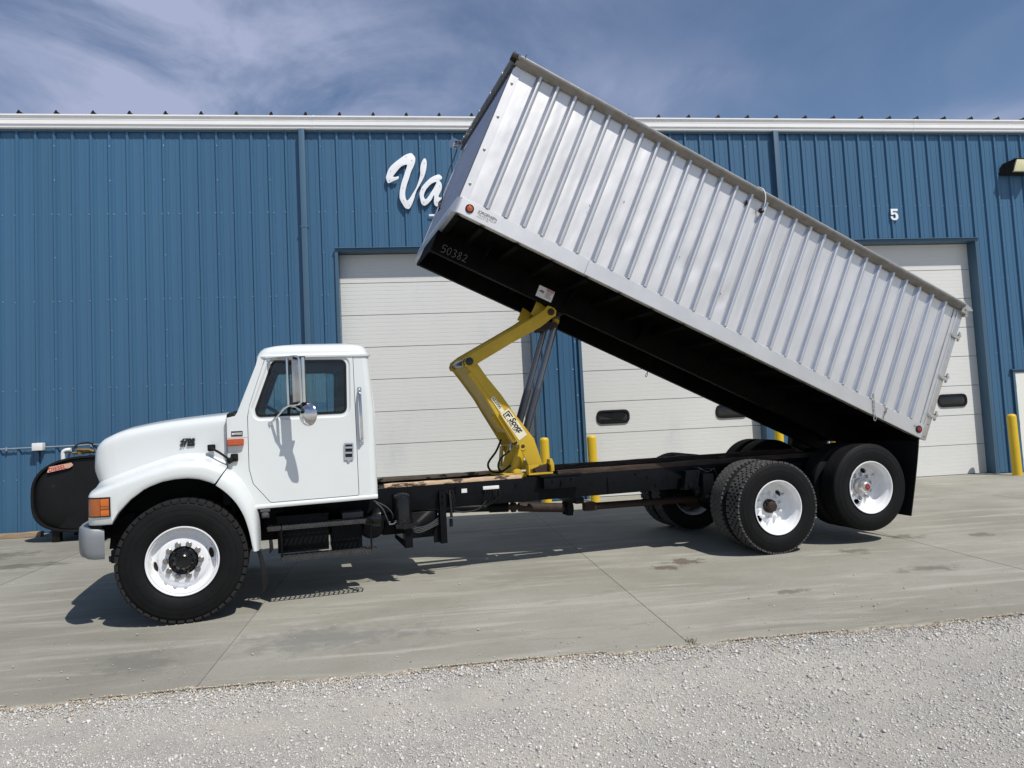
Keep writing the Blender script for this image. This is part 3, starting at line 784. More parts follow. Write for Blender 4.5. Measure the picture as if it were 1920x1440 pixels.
# ------------------------------------------------------------------ things on and by the wall
def smooth_loop(pts, sub=4):
    n = len(pts); out = []
    for i in range(n):
        p0, p1, p2, p3 = (Vector(pts[(i + k) % n]) for k in (-1, 0, 1, 2))
        for k in range(sub):
            t = k / sub
            out.append(tuple(0.5 * ((2 * p1) + (p2 - p0) * t + (2 * p0 - 5 * p1 + 4 * p2 - p3) * t * t + (3 * p1 - p0 - 3 * p2 + p3) * t ** 3)))
    return out
VO = [(0.104, 6.591), (0.150, 6.560), (0.186, 6.490), (0.165, 6.380), (0.100, 6.240), (0.048, 6.095), (0.000, 5.960), (-0.026, 5.850), (-0.022, 5.740), (0.003, 5.692), (0.050, 5.730), (0.110, 5.820), (0.186, 5.946), (0.240, 6.090), (0.268, 6.200), (0.268, 6.280), (0.290, 6.390), (0.345, 6.486),
      (0.388, 6.460), (0.388, 6.330), (0.338, 6.152), (0.262, 6.005), (0.183, 5.872), (0.120, 5.690), (0.050, 5.552), (0.000, 5.535), (-0.050, 5.570), (-0.124, 5.713), (-0.130, 5.810), (-0.117, 5.904), (-0.080, 6.040), (-0.020, 6.210), (0.030, 6.361), (-0.020, 6.365), (-0.086, 6.332), (-0.170, 6.240), (-0.236, 6.150), (-0.190, 6.140), (-0.136, 6.150), (-0.145, 6.103), (-0.230, 6.065), (-0.326, 6.023), (-0.356, 6.080), (-0.361, 6.155), (-0.301, 6.303), (-0.210, 6.400), (-0.108, 6.480), (0.000, 6.555)]
AO = [(0.600, 6.181), (0.640, 6.165), (0.667, 6.129), (0.654, 6.092), (0.615, 6.070), (0.650, 6.010), (0.654, 5.928), (0.630, 5.860), (0.597, 5.795), (0.585, 5.760), (0.620, 5.740), (0.655, 5.755), (0.660, 5.700), (0.620, 5.620), (0.588, 5.588), (0.530, 5.581), (0.497, 5.648), (0.505, 5.790), (0.450, 5.700), (0.388, 5.634), (0.329, 5.594), (0.290, 5.605), (0.260, 5.650), (0.237, 5.798), (0.255, 5.880), (0.300, 5.965), (0.422, 6.093), (0.510, 6.150)]
AI = [(0.560, 6.040), (0.520, 5.950), (0.470, 5.870), (0.378, 5.738), (0.340, 5.715), (0.318, 5.745), (0.318, 5.800), (0.345, 5.870), (0.386, 5.930), (0.470, 6.010)]
sg = empty('wall_sign', (0.15, -0.06, 5.5))
tag(sg, 'raised white script lettering on blue wall above the left overhead door', 'sign')
def sgpart(name, outl, holes=(), y0=-0.078, y1=-0.058):
    s = MB(); s.plate(outl, y0, y1, 0, holes); s.v = [(x - 0.15, y + 0.06, z - 5.5) for x, y, z in s.v]
    return s.build(name, M['sign'], sg, bevel=0.002, smooth=30)
lt = sgpart('letter', smooth_loop(VO))
sgpart('letter', smooth_loop(AO), [smooth_loop(AI)])
s = MB()
for x, z in [(0.02, 6.52), (-0.28, 6.25), (-0.30, 6.07), (0.12, 6.45), (0.08, 6.16), (-0.06, 5.93), (-0.06, 5.70), (0.04, 5.60), (0.18, 5.83), (0.30, 6.17), (0.35, 6.40)]:
    s.cyl((x - 0.15, -0.084 + .06, z - 5.5), (x - 0.15, -0.05 + .06, z - 5.5), 0.007, 8)
for x, z in [(0.62, 5.96), (0.30, 5.90), (0.31, 5.65), (0.55, 5.66)]: s.cyl((x - 0.15, -0.084 + .06, z - 5.5), (x - 0.15, -0.05 + .06, z - 5.5), 0.007, 8)
s.build('sign_stud', M['steel'], sg)
sgpart('small_letter', [(0.395, 5.437), (0.60, 5.437), (0.60, 5.400), (0.395, 5.400)], (), -0.050, -0.040)
sgpart('small_letter', [(0.480, 5.398), (0.52, 5.398), (0.52, 5.22), (0.480, 5.22)], (), -0.050, -0.040)

FIVE = [(9.700, 5.445), (9.850, 5.445), (9.850, 5.400), (9.745, 5.400), (9.745, 5.365), (9.800, 5.372), (9.838, 5.350), (9.856, 5.300), (9.850, 5.250), (9.815, 5.216), (9.765, 5.210), (9.715, 5.225), (9.692, 5.262), (9.690, 5.290), (9.737, 5.290), (9.742, 5.262), (9.768, 5.248), (9.796, 5.262), (9.802, 5.300), (9.792, 5.330), (9.768, 5.338), (9.742, 5.322), (9.700, 5.322)]
s = MB(); s.plate(FIVE, -0.048, -0.036)
fv = s.build('door_number', M['sign'], None, smooth=0)
tag(fv, 'white numeral 5 on the blue wall above the right overhead door', 'number sign')

# wall pack light near the right edge
wl = empty('wall_light', (12.55, -0.034, 6.22)); tag(wl, 'dark wall light with pale lens, high on blue wall at far right', 'wall light')
s = MB()
x0, x1 = -0.33, 0.33
s.hexa([(x0, 0, -0.10), (x1, 0, -0.10), (x1, 0, 0.05), (x0, 0, 0.05), (x0 + .03, -0.06, -0.10), (x1 - .03, -0.06, -0.10), (x1 - .03, -0.06, 0.13), (x0 + .03, -0.06, 0.13)])
s.add([(x0 + .03, -0.062, -0.11), (x0 + .03, -0.062, 0.13), (x0 + .10, -0.30, 0.155), (x0 + .10, -0.25, -0.08),
       (x1 - .03, -0.062, -0.11), (x1 - .03, -0.062, 0.13), (x1 - .10, -0.30, 0.155), (x1 - .10, -0.25, -0.08)],
      [(0, 1, 2, 3), (7, 6, 5, 4), (1, 5, 6, 2), (0, 3, 7, 4)])
s.box((x0 + .085, -0.315, 0.138), (x1 - .085, -0.298, 0.165))
s.build('housing', M['bronze'], wl, bevel=0.006, smooth=30)
s = MB()
s.hexa([(x0 + .105, -0.252, -0.085), (x1 - .105, -0.252, -0.085), (x1 - .105, -0.20, -0.09), (x0 + .105, -0.20, -0.09), (x0 + .145, -0.315, 0.136), (x1 - .145, -0.315, 0.136), (x1 - .145, -0.26, 0.134), (x0 + .145, -0.26, 0.134)])
s.build('lens', M['lens'], wl, bevel=0.006, smooth=30)

# bollards: concrete filled pipes with domed caps
s = MB()
s.lathe([(0.084, 0.0), (0.084, 1.145), (0.080, 1.175), (0.060, 1.198), (0.0, 1.208)], 32, (0, 0, 0), 'z')
b0 = s.build('bollard', M['bollard'], None, smooth=40)
BL = [((2.30, -0.30), 'yellow bollard right of the left overhead door, behind the hoist foot'),
      ((3.165, -0.40), 'yellow bollard at the left edge of the middle overhead door'),
      ((6.80, -0.35), 'yellow bollard right of the middle overhead door, half hidden by the grain box'),
      ((7.92, -0.35), 'yellow bollard glimpsed under the grain box above the rear tyres'),
      ((11.62, -0.46), 'yellow bollard in the open at the far right beside the walk door')]
for i, ((x, y), lab) in enumerate(BL):
    o = b0 if i == 0 else b0.copy()
    if i: COL.objects.link(o)
    o.location = (x, y, gz(y) - 0.004); o.rotation_euler = (0.004 * (i - 2), 0.003 * (1 - i), i * 1.3)
    tag(o, lab, 'bollard', 'yellow bollards at the overhead doors')

# farm fuel tank behind the hood
tk = empty('fuel_tank', (-5.05, -0.95, gz(-0.95))); tag(tk, 'black oval diesel tank on legs against the wall behind the truck hood', 'fuel tank')
TX, TY, TZ = -5.05, -0.95, gz(-0.95)
def oval(w, h, n=48):
    out = []
    for t in [2 * PI * i / n for i in range(n)]:
        e = 2.5 if math.sin(t) >= 0 else 3.3
        out.append((math.copysign(abs(math.cos(t)) ** (2 / e), math.cos(t)) * w, math.copysign(abs(math.sin(t)) ** (2 / e), math.sin(t)) * h))
    return out
s = MB()
zc, hh, ww = 0.725, 0.59, 0.90
R_ = []
for y, k in [(-0.30, 0.0), (-0.305, 0.55), (-0.29, 0.92), (-0.255, 0.975), (0.62, 0.975), (0.655, 0.9), (0.66, 0.0)]:
    R_.append([(x * k, y, zc + z * k) for x, z in oval(ww, hh)])
s.grid(R_, close=True)
tb = s.build('tank_shell', M['tank'], tk, smooth=40)
s = MB()
ro = oval(ww, hh); ri = oval(ww * 0.955, hh * 0.94)
s.grid([[(x, y, zc + z) for x, z in r_] for r_, y in ((ro, -0.245), (ro, -0.325), (ri, -0.325), (ri, -0.245))], close=True); s.build('end_rim', M['tank'], tk, bevel=0.006, smooth=40)
for lx in (-0.56, 0.56):
    for ly in (-0.22, 0.52):
        s = MB(); t = 1 if lx < 0 else -1
        s.hexa([(lx - 0.055, ly - 0.05, -0.01), (lx + 0.055, ly - 0.05, -0.01), (lx + 0.055, ly + 0.05, -0.01), (lx - 0.055, ly + 0.05, -0.01),
                (lx - 0.055 + .0 * t, ly - 0.06, 0.30), (lx + 0.055, ly - 0.06, 0.30), (lx + 0.055, ly + 0.06, 0.30), (lx - 0.055, ly + 0.06, 0.30)])
        s.build('tank_leg', M['tank'], tk, bevel=0.004)
s = MB()
s.plate(rounded([(-0.655, 1.075), (-0.325, 1.135), (-0.27, 1.175), (-0.30, 1.215), (-0.62, 1.165)], 0.012, 3), -0.3335, -0.3265)
lb = s.build('label', M['pink'], tk, smooth=0)
a = Vector((-0.625, 0, 1.090)); r = Vector((0.33, 0, 0.058)).normalized(); u = Vector((-0.058, 0, 0.33)).normalized()
text('word', 'DIESEL', 0.082, M['inkred'], tk, frame((a.x, -0.3345, a.z), r, u), 0.0006, space=1.06, bold=0.0015)
s = MB(); s.tube(catmull([(-0.52, -0.1, 1.27), (-0.52, -0.1, 1.37), (-0.50, -0.1, 1.40), (-0.46, -0.1, 1.415), (-0.40, -0.1, 1.415)], 4), 0.032, 12); s.build('vent_elbow', M['pvc'], tk)
s = MB()
s.tube([(-0.40, -0.05, 1.36), (-0.10, -0.05, 1.37), (0.12, -0.02, 1.38)], 0.022, 8); s.tube([(-0.30, -0.12, 1.41), (-0.12, -0.12, 1.40), (-0.05, -0.12, 1.37)], 0.028, 8)
s.lathe([(0, 0.05), (0.05, 0.05), (0.05, 0.0)], 14, (-0.28, -0.05, 1.335), 'z'); s.lathe([(0, 0.06), (0.07, 0.06), (0.07, 0.0)], 14, (0.02, 0.0, 1.315), 'z')
s.build('nozzle_pipe', M['brass'], tk)
s = MB(); s.tube(catmull([(-0.72, 0.55, 1.15), (-0.74, 0.62, 1.35), (-0.66, 0.72, 1.50), (-0.52, 0.80, 1.53), (-0.45, 0.84, 1.49)], 5), 0.014, 8); s.build('supply_hose', M['rubbertrim'], tk)

jb = empty('junction_box', (-6.38, -0.05, 1.47)); tag(jb, 'white weatherproof electrical box on the conduit at the left of the wall', 'electrical box')
s = MB(); s.box((-0.085, -0.10, -0.065), (0.085, 0.014, 0.065)); jbx = s.build('cover', M['pvc'], jb, bevel=0.012, smooth=30)
s = MB(); s.box((-0.02, -0.085, -0.079), (0.02, -0.05, -0.0655)); s.build('socket_flap', M['rubbertrim'], jb, smooth=0)
cd = empty('conduit', (-6.0, -0.05, 1.46)); tag(cd, 'thin metal electrical conduit running along the wall behind the tank', 'conduit')
for xa, xb in ((-3.2, -0.470), (-0.290, 2.6)):
    s = MB(); s.cyl((xa, -0.003, 0.0), (xb, -0.003, 0.0), 0.0125, 10); s.build('pipe', M['galv'], cd)
for x in (-2.0, -0.9, 0.45, 1.6):
    s = MB(); s.box((x - .012, -0.020, -0.03), (x + .012, 0.010, 0.03)); s.build('strap', M['galv'], cd, smooth=0)

# timbers lying by the wall at the left edge
for i, (x0, x1, y, h, w, lab) in enumerate([(-8.6, -6.18, -0.42, 0.085, 0.12, 'weathered timber lying on the concrete by the wall, left edge'),
                                       (-8.3, -6.55, -0.27, 0.05, 0.10, 'thinner plank lying behind the weathered timber by the wall')]):
    s = MB(); n = 14
    R_ = []
    for k in range(n + 1):
        x = x0 + (x1 - x0) * k / n; j = lambda: random.uniform(-0.006, 0.006)
        R_.append([(x - (x0 + x1) / 2, -w / 2 + j(), 0.002), (x - (x0 + x1) / 2, w / 2 + j(), 0.002), (x - (x0 + x1) / 2, w / 2 + j(), h + j()), (x - (x0 + x1) / 2, -w / 2 + j(), h + j())])
    s.grid(R_, close=True); s.add(R_[0], [(0, 1, 2, 3)]); s.add(R_[-1], [(3, 2, 1, 0)])
    o = s.build('timber', M['timber'], None, bevel=0.006, smooth=30, loc=((x0 + x1) / 2, y, gz(y)))
    tag(o, lab, 'timber')

# dry weed rooted in the slab joint at the broken edge
s = MB()
for k in range(22):
    a = random.uniform(0, 2 * PI); ln_ = random.uniform(.02, .05); x0, y0 = random.gauss(0, .018), random.gauss(0, .035)
    dx_, dy_ = math.cos(a) * ln_ * .6, math.sin(a) * ln_ * .6; w_ = .0022
    s.add([(x0 - w_, y0, 0), (x0 + w_, y0, 0), (x0 + dx_ * .5 + w_, y0 + dy_ * .5, ln_ * .6), (x0 + dx_ * .5 - w_, y0 + dy_ * .5, ln_ * .6), (x0 + dx_, y0 + dy_, ln_ * .75)], [(0, 1, 2, 3), (3, 2, 4)])
M['weed'] = mat('dry_weed', (0.16, 0.145, 0.085), 0.9, var=0.3, vscale=30)
wd_ = s.build('weed_tuft', M['weed'], None, smooth=0, loc=(1.905, -8.39, gz(-8.39) - 0.004))
tag(wd_, 'small dry weed tuft in the slab joint where concrete meets gravel', 'weed')
# ------------------------------------------------------------------ the truck
T0 = Vector((-2.263939, -5.564854, -0.166946))
TU = Vector((0.987566, 0.157133, 0.004714)); TV = Vector((-0.157204, 0.987121, 0.029614)); TN = Vector((0, -0.029987, 0.999550))
truck = empty('dump_truck')
truck.matrix_world = Matrix(((TU.x, TV.x, TN.x, T0.x), (TU.y, TV.y, TN.y, T0.y), (TU.z, TV.z, TN.z, T0.z), (0, 0, 0, 1)))
tag(truck, 'white cab truck with its silver grain box raised on a yellow hoist', 'truck')
# local axes: x towards the rear, y away from the photographer, z up; front axle at x = 0
def tp(s, name, m, parent=None, **k): return s.build(name, m, parent or truck, **k)

# ---- wheels ---------------------------------------------------------------
def hexnut(s, c, r, h, m=0):
    s.lathe([(0, h), (r * 0.9, h), (r, h - 0.004), (r, 0.0)], 6, c, 'y-', m)
    s.lathe([(0, h + 0.012), (r * 0.45, h + 0.011), (r * 0.5, h - 0.002)], 10, c, 'y-', m)
def disc_with_holes(s, prof, holes, seg=96):
    """annulus following profile (r, o) with oval hand holes cut through it"""
    def o_of(r): return interp(r, sorted(prof))
    rs = [p[0] for p in prof]
    hr0, hr1, da = holes['r0'], holes['r1'], holes['da']
    for a in holes['ang']:
        n = 32; rm, rr, ra = holes['rm'], holes['rr'], holes['ra']
        ell = [(rm + rr * math.sin(t), a + ra * math.cos(t)) for t in [2 * PI * i / n for i in range(n)]]
        rect = []
        for r_, a_ in ell:
            dr, dn = (r_ - rm) / max(1e-6, (hr1 - hr0) / 2), (a_ - a) / da
            k = max(abs(dr), abs(dn)); rect.append((rm + (r_ - rm) / k, a + (a_ - a) / k))
        rows = []
        for q in range(6):
            t = q / 5
            rows.append([((e[0] * (1 - t) + f[0] * t), (e[1] * (1 - t) + f[1] * t)) for e, f in zip(ell, rect)])
        R3 = [[(r_ * math.cos(a_), -o_of(r_), r_ * math.sin(a_)) for r_, a_ in row] for row in rows]
        inner = [(x * 0.97, y + 0.016, z * 0.97) for x, y, z in R3[0]]
        s.grid([inner] + R3, close=True)
    angs = [2 * PI * i / seg for i in range(seg)]
    cuts = sorted(set(rs + [hr0, hr1]), reverse=True)
    for r1, r0 in zip(cuts, cuts[1:]):
        inside = r1 <= hr1 + 1e-6 and r0 >= hr0 - 1e-6
        spans = []
        if not inside: spans = [(0, 2 * PI)]
        else:
            ed = sorted(a % (2 * PI) for a in holes['ang'])
            for a, b in zip(ed, ed[1:] + [ed[0] + 2 * PI]): spans.append((a + da, b - da))
        for a0, a1 in spans:
            n = max(4, int(seg * (a1 - a0) / (2 * PI)))
            rows = [[(r * math.cos(a0 + (a1 - a0) * k / n), -o_of(r), r * math.sin(a0 + (a1 - a0) * k / n)) for r in (r1, r0)] for k in range(n + 1)]
            s.grid(rows)
def tyre_profile(R, half, oc, tread):
    side = [(0.286, half * 0.66), (0.300, half * 0.80), (0.330, half * 0.92), (0.385, half * 1.0), (0.430, half * 0.99), (R - 0.055, half * 0.93), (R - 0.036, half * 0.90), (R - 0.033, half * 0.885), (R - 0.020, half * 0.86), (R - 0.006 - tread, half * 0.80), (R - tread, half * 0.74)]
    top = [(R - tread + 0.004, half * f) for f in (0.55, 0.3, 0.0, -0.3, -0.55)]
    return [(r, oc + o) for r, o in side] + [(r, oc + o) for r, o in top] + [(r, oc - o) for r, o in reversed(side)]
def sidewall_rings(s, R, half, oc):
    for rr in (0.318, 0.405, 0.452):
        o = oc + half * interp(rr, [(0.286, .66), (0.30, .80), (0.33, .92), (0.385, 1.0), (0.43, .99), (R - .055, .93)])
        s.lathe([(rr - .003, o - .001), (rr - .0015, o + .0022), (rr + .0015, o + .0022), (rr + .003, o - .001)], 72, (0, 0, 0))
def block(s, a, o, wa, wo, R, depth, shape, m=1):
    """one tread block: outline in (arc, outward) swept down from radius R"""
    pts = [(a + p * wa / R, o + q * wo) for p, q in shape]
    vs = [(R * math.cos(t), -w, R * math.sin(t)) for t, w in pts] + [((R - depth) * math.cos(t), -w, (R - depth) * math.sin(t)) for t, w in pts]
    n = len(pts); s.add(vs, [tuple(range(n))] + [(i, n + i, n + (i + 1) % n, (i + 1) % n) for i in range(n)], m)
HEX = [(0.5, 0.0), (0.28, 0.46), (-0.28, 0.46), (-0.5, 0.0), (-0.28, -0.46), (0.28, -0.46)]
SQ = [(0.42, 0.5), (-0.42, 0.5), (-0.42, -0.5), (0.42, -0.5)]
def make_tyre(R, half, oc, kind):
    s = MB()
    if kind == 'steer':
        s.lathe(tyre_profile(R, half, oc, 0.012), 120); N = 46
        for k in range(N):
            a = 2 * PI * k / N
            for sd in (1, -1):
                block(s, a + (0.03 if sd < 0 else 0), oc + sd * half * 0.735, 2 * PI * R / N * 0.95, half * 0.36, R, 0.03, [(0.46, -0.5), (0.40, 0.5), (-0.40, 0.5), (-0.46, -0.5)] if sd > 0 else [(0.40, -0.5), (0.46, 0.5), (-0.46, 0.5), (-0.40, -0.5)])
                # lug returns down the shoulder
                vs = []
                w0 = oc + sd * half * 0.915; w1 = oc + sd * half * 0.955; da = 2 * PI / N * 0.37
                for t in (a - da, a + da):
                    for r_, w in ((R - 0.003, w0 - sd * .012), (R - 0.010, w0 + sd * .006), (R - 0.032, w1 - sd * .004), (R - 0.034, w1 - sd * .02), (R - 0.02, w0 - sd * .02)):
                        vs.append((r_ * math.cos(t), -w, r_ * math.sin(t)))
                s.add(vs, [(0, 1, 6, 5), (1, 2, 7, 6), (0, 4, 3, 2, 1), (5, 6, 7, 8, 9)], 1)
            for q in (-0.36, 0.0, 0.36):
                block(s, a + 0.02 * (q != 0), oc + half * q, 2 * PI * R / N * 0.90, half * 0.27, R, 0.02, SQ)
    elif kind == 'drive_hex':
        s.lathe(tyre_profile(R, half, oc, 0.014), 96); N = 58
        for k in range(N):
            for q, w in enumerate((-0.60, -0.30, 0.0, 0.30, 0.60)):
                a = 2 * PI * (k + 0.5 * (q % 2)) / N
                block(s, a, oc + half * w * 1.06, 2 * PI * R / N * 1.02, half * 0.37, R, 0.02, HEX)
    elif kind == 'drive_lug':
        s.lathe(tyre_profile(R, half, oc, 0.014), 96); N = 44
        for k in range(N):
            a = 2 * PI * k / N
            for sd in (1, -1):
                block(s, a, oc + sd * half * 0.64, 2 * PI * R / N * 0.80, half * 0.40, R, 0.03, [(0.5, 0.5 * sd), (0.18, 0.5 * sd), (0.0, 0.36 * sd), (-0.18, 0.5 * sd), (-0.5, 0.5 * sd), (-0.42, -0.5 * sd), (0.42, -0.5 * sd)])
                block(s, a + PI / N, oc + sd * half * 0.27, 2 * PI * R / N * 0.72, half * 0.27, R, 0.02, HEX)
            block(s, a, oc, 2 * PI * R / N * 0.78, half * 0.26, R, 0.02, HEX)
    else:                                                    # rib tread of the tag axle
        pr = tyre_profile(R, half, oc, 0.0); out = []
        side = [p for p in pr if p[0] < R - 0.004][:9]
        for p in side: out.append(p)
        fs = [0.80, 0.72, 0.50, 0.48, 0.44, 0.42, 0.18, 0.16, 0.12, 0.10]
        dp = [0.006, 0, 0, .013, .013, 0, 0, .013, .013, 0]
        seq = [(f, d) for f, d in zip(fs, dp)] + [(-f, d) for f, d in reversed(list(zip(fs, dp)))]
        for f, d in seq: out.append((R - d, oc + half * f))
        for p in reversed(side): out.append((p[0], 2 * oc - p[1]))
        s.lathe(out, 96)
        for p in s.f[:]: pass
    sidewall_rings(s, R, half, oc)
    return s

def front_wheel(side):
    R = 0.541
    s = MB()
    s.lathe([(0.286, -0.020), (0.300, -0.010), (0.304, -0.002), (0.301, 0.004), (0.293, 0.003), (0.288, -0.004), (0.2865, -0.016), (0.283, -0.018), (0.282, -0.012), (0.278, -0.012), (0.274, -0.026), (0.270, -0.055)], 96)
    prof = [(0.270, -0.055), (0.262, -0.076), (0.250, -0.086), (0.236, -0.086), (0.222, -0.078), (0.208, -0.064), (0.200, -0.058), (0.190, -0.055), (0.124, -0.054)]
    disc_with_holes(s, prof, dict(ang=[PI * 0.095, PI * 1.095], rm=0.236, r0=0.208, r1=0.262, rr=0.023, ra=0.20, da=0.29))
    s.lathe([(0.286, -0.020), (0.284, -0.10), (0.262, -0.14), (0.262, -0.26), (0.284, -0.30), (0.300, -0.31)], 64)
    w = s.build('wheel', M['wheelwhite'], truck, smooth=35)
    t = make_tyre(R, 0.172, -0.150, 'steer').build('tyre', [M['rubber'], M['treaddark']], w, smooth=40)
    s = MB()
    s.lathe([(0.112, -0.055), (0.111, -0.044), (0.102, -0.038), (0.088, -0.034), (0.076, -0.018), (0.070, -0.012), (0.060, -0.002), (0.058, 0.010), (0.050, 0.016), (0.036, 0.014), (0.034, 0.008), (0.0, 0.007)], 48)
    for k in range(8):
        a = 2 * PI * k / 8; hexnut(s, (0.095 * math.cos(a), 0.036, 0.095 * math.sin(a)), 0.008, 0.01)
    s.build('hub', M['blackgloss'], w, smooth=35)
    s = MB(); s.lathe([(0.0, -0.10), (0.25, -0.10), (0.255, -0.24), (0.0, -0.24)], 40); s.build('brake_drum', M['rust'], w)
    if side < 0:
        n0 = None
        for k in range(10):
            a = 2 * PI * (k + 0.15) / 10
            if n0 is None:
                s = MB(); s.lathe([(0.026, 0.0), (0.026, 0.006), (0.020, 0.010)], 20); hexnut(s, (0, -0.006, 0), 0.0205, 0.028)
                n0 = s.build('lug_nut', M['steel'], w, smooth=30); n = n0
            else: n = copy_obj(n0, w)
            n.location = (0.1435 * math.cos(a), 0.054, 0.1435 * math.sin(a))
    return w
fw = front_wheel(-1); fw.location = (0, -1.20, 0.541); fw.rotation_euler = (0, 0.12, 0)
fr = copy_obj(fw, truck); fr.location = (0, 1.20, 0.541); fr.rotation_euler = (0, 0.5, PI)
for ch in fw.children:
    if ch.name.split('.')[0] in ('tyre', 'hub', 'brake_drum'): copy_obj(ch, fr)

def dual_wheel(R, kind_out, kind_in, holes_ang, tag_axle):
    s = MB()
    s.lathe([(0.286, -0.020), (0.300, -0.010), (0.304, -0.002), (0.301, 0.004), (0.292, 0.002), (0.287, -0.006), (0.284, -0.016), (0.280, -0.030), (0.268, -0.045), (0.262, -0.06), (0.259, -0.15), (0.250, -0.165), (0.236, -0.176)], 96)
    prof = [(0.236, -0.176), (0.228, -0.178), (0.152, -0.181), (0.12, -0.182), (0.065, -0.182)]
    disc_with_holes(s, prof, dict(ang=holes_ang, rm=0.190, r0=0.152, r1=0.228, rr=0.032, ra=0.235, da=0.30))
    s.lathe([(0.286, -0.020), (0.284, -0.10), (0.262, -0.12), (0.262, -0.19), (0.284, -0.24), (0.300, -0.25)], 64)
    s.lathe([(0.300, -0.335), (0.286, -0.345), (0.262, -0.40), (0.262, -0.50), (0.286, -0.575), (0.302, -0.59)], 64)
    w = s.build('wheel', M['wheelwhite'], truck, smooth=35)
    make_tyre(R, 0.140, -0.128, kind_out).build('tyre', [M['rubber'], M['tread']], w, smooth=40)
    make_tyre(R, 0.140, -0.462, kind_in).build('tyre', [M['rubber'], M['tread']], w, smooth=40)
    s = MB()
    if not tag_axle:
        s.lathe([(0.078, -0.19), (0.077, -0.150), (0.058, -0.142), (0.056, -0.105), (0.050, -0.098), (0.044, -0.096), (0.0, -0.094)], 40)
        for k in range(8):
            a = 2 * PI * k / 8; hexnut(s, (0.066 * math.cos(a), 0.148, 0.066 * math.sin(a)), 0.009, 0.022)
        s.build('hub', M['rust'], w, smooth=35)
    else:
        s.lathe([(0.095, -0.19), (0.094, -0.150), (0.068, -0.140), (0.066, -0.085), (0.060, -0.072), (0.054, -0.062), (0.046, -0.058), (0.0, -0.056)], 40)
        s.lathe([(0.0, -0.0515), (0.032, -0.0515), (0.036, -0.058)], 32, m=1)
        s.lathe([(0.0, -0.050), (0.014, -0.050), (0.014, -0.053)], 24, m=2)
        s.build('hub', [M['alu'], M['red'], M['pinkred']], w, smooth=35)
    n0 = None
    for k in range(10):
        a = 2 * PI * (k + 0.3) / 10
        if n0 is None:
            s = MB(); s.lathe([(0.026, 0.0), (0.026, 0.006), (0.020, 0.010)], 20); hexnut(s, (0, -0.006, 0), 0.018, 0.03)
            n0 = s.build('lug_nut', M['chrome'] if tag_axle else M['wheelwhite'], w, smooth=30); n = n0
        else: n = copy_obj(n0, w)
        n.location = (0.1435 * math.cos(a), 0.180, 0.1435 * math.sin(a))
    s = MB(); s.tube([(0.175, 0.178, 0.12), (0.190, 0.15, 0.13)], 0.005, 8); s.build('valve_stem', M['steel'], w)
    s = MB(); s.lathe([(0.0, -0.30), (0.21, -0.30), (0.215, -0.60), (0.0, -0.60)], 36); s.build('brake_drum', M['rust'], w)
    return w
XD, XT = 6.101, 7.365
dw = dual_wheel(0.512, 'drive_lug', 'drive_hex', [PI * 0.25, PI * 1.25], False); dw.location = (XD, -1.20, 0.513)
tw = dual_wheel(0.506, 'rib', 'rib', [PI * 0.40, PI * 1.40], True); tw.location = (XT, -1.20, 0.644)
for w, x, z in ((dw, XD, 0.513), (tw, XT, 0.644)):
    c = copy_obj(w, truck); c.location = (x, 1.20, z); c.rotation_euler = (0, 0.7, PI)
    for ch in w.children:
        if ch.name.split('.')[0] in ('tyre', 'hub', 'brake_drum'): copy_obj(ch, c)

# ---- chassis ----------------------------------------------------------------
for sy in (-1, 1):
    s = MB(); y = 0.43 * sy; i_ = 0.35 * sy
    s.box((-0.62, min(y, y - .009 * sy), 0.715), (8.02, max(y, y - .009 * sy), 0.970))
    s.box((-0.62, min(y - .009 * sy, i_), 0.961), (8.02, max(y - .009 * sy, i_), 0.970)); s.box((-0.62, min(y - .009 * sy, i_), 0.715), (8.02, max(y - .009 * sy, i_), 0.724))
    tp(s, 'frame_rail', M['black'], bevel=0.003, smooth=30)
    s = MB()
    for x, z in [(2.62, .93), (2.62, .88), (2.62, .83), (2.62, .78), (5.45, .93), (4.40, .90), (4.40, .86), (4.40, .82), (4.40, .78), (4.40, .74), (4.9, .88), (5.0, .78), (3.05, .80), (3.30, .9), (1.95, .8), (1.95, .9), (4.75, .93)]:
        hexnut(s, (x, y if sy < 0 else y + 0.02, z), 0.011, 0.012)
    b = tp(s, 'frame_bolt', M['black'], smooth=30)
for x in (-0.3, 1.9, 3.2, 4.4, 5.55, 6.73, 7.9):
    s = MB(); s.box((x - 0.05, -0.42, 0.74), (x + 0.05, 0.42, 0.95)); tp(s, 'crossmember', M['black'], bevel=0.004)
# wooden sills on the rails: bare wood at the front, oily behind
for y0, y1 in ((-0.432, -0.352), (0.352, 0.432)):
    for x0, x1, m, z1 in ((1.862, 3.375, 'wood', 1.012), (3.80, 7.55, 'wooddark', 1.028)):
        n = 16; s = MB(); R_ = []
        for k in range(n + 1):
            x = x0 + (x1 - x0) * k / n; j = lambda: random.uniform(-0.003, 0.003)
            R_.append([(x, y0 + j(), 0.9715), (x, y1 + j(), 0.9715), (x, y1 + j(), z1 + j()), (x, y0 + j(), z1 + j())])
        s.grid(R_, close=True); s.add(R_[0], [(0, 1, 2, 3)]); s.add(R_[-1], [(3, 2, 1, 0)])
        tp(s, 'wood_sill', M[m], bevel=0.004, smooth=30)
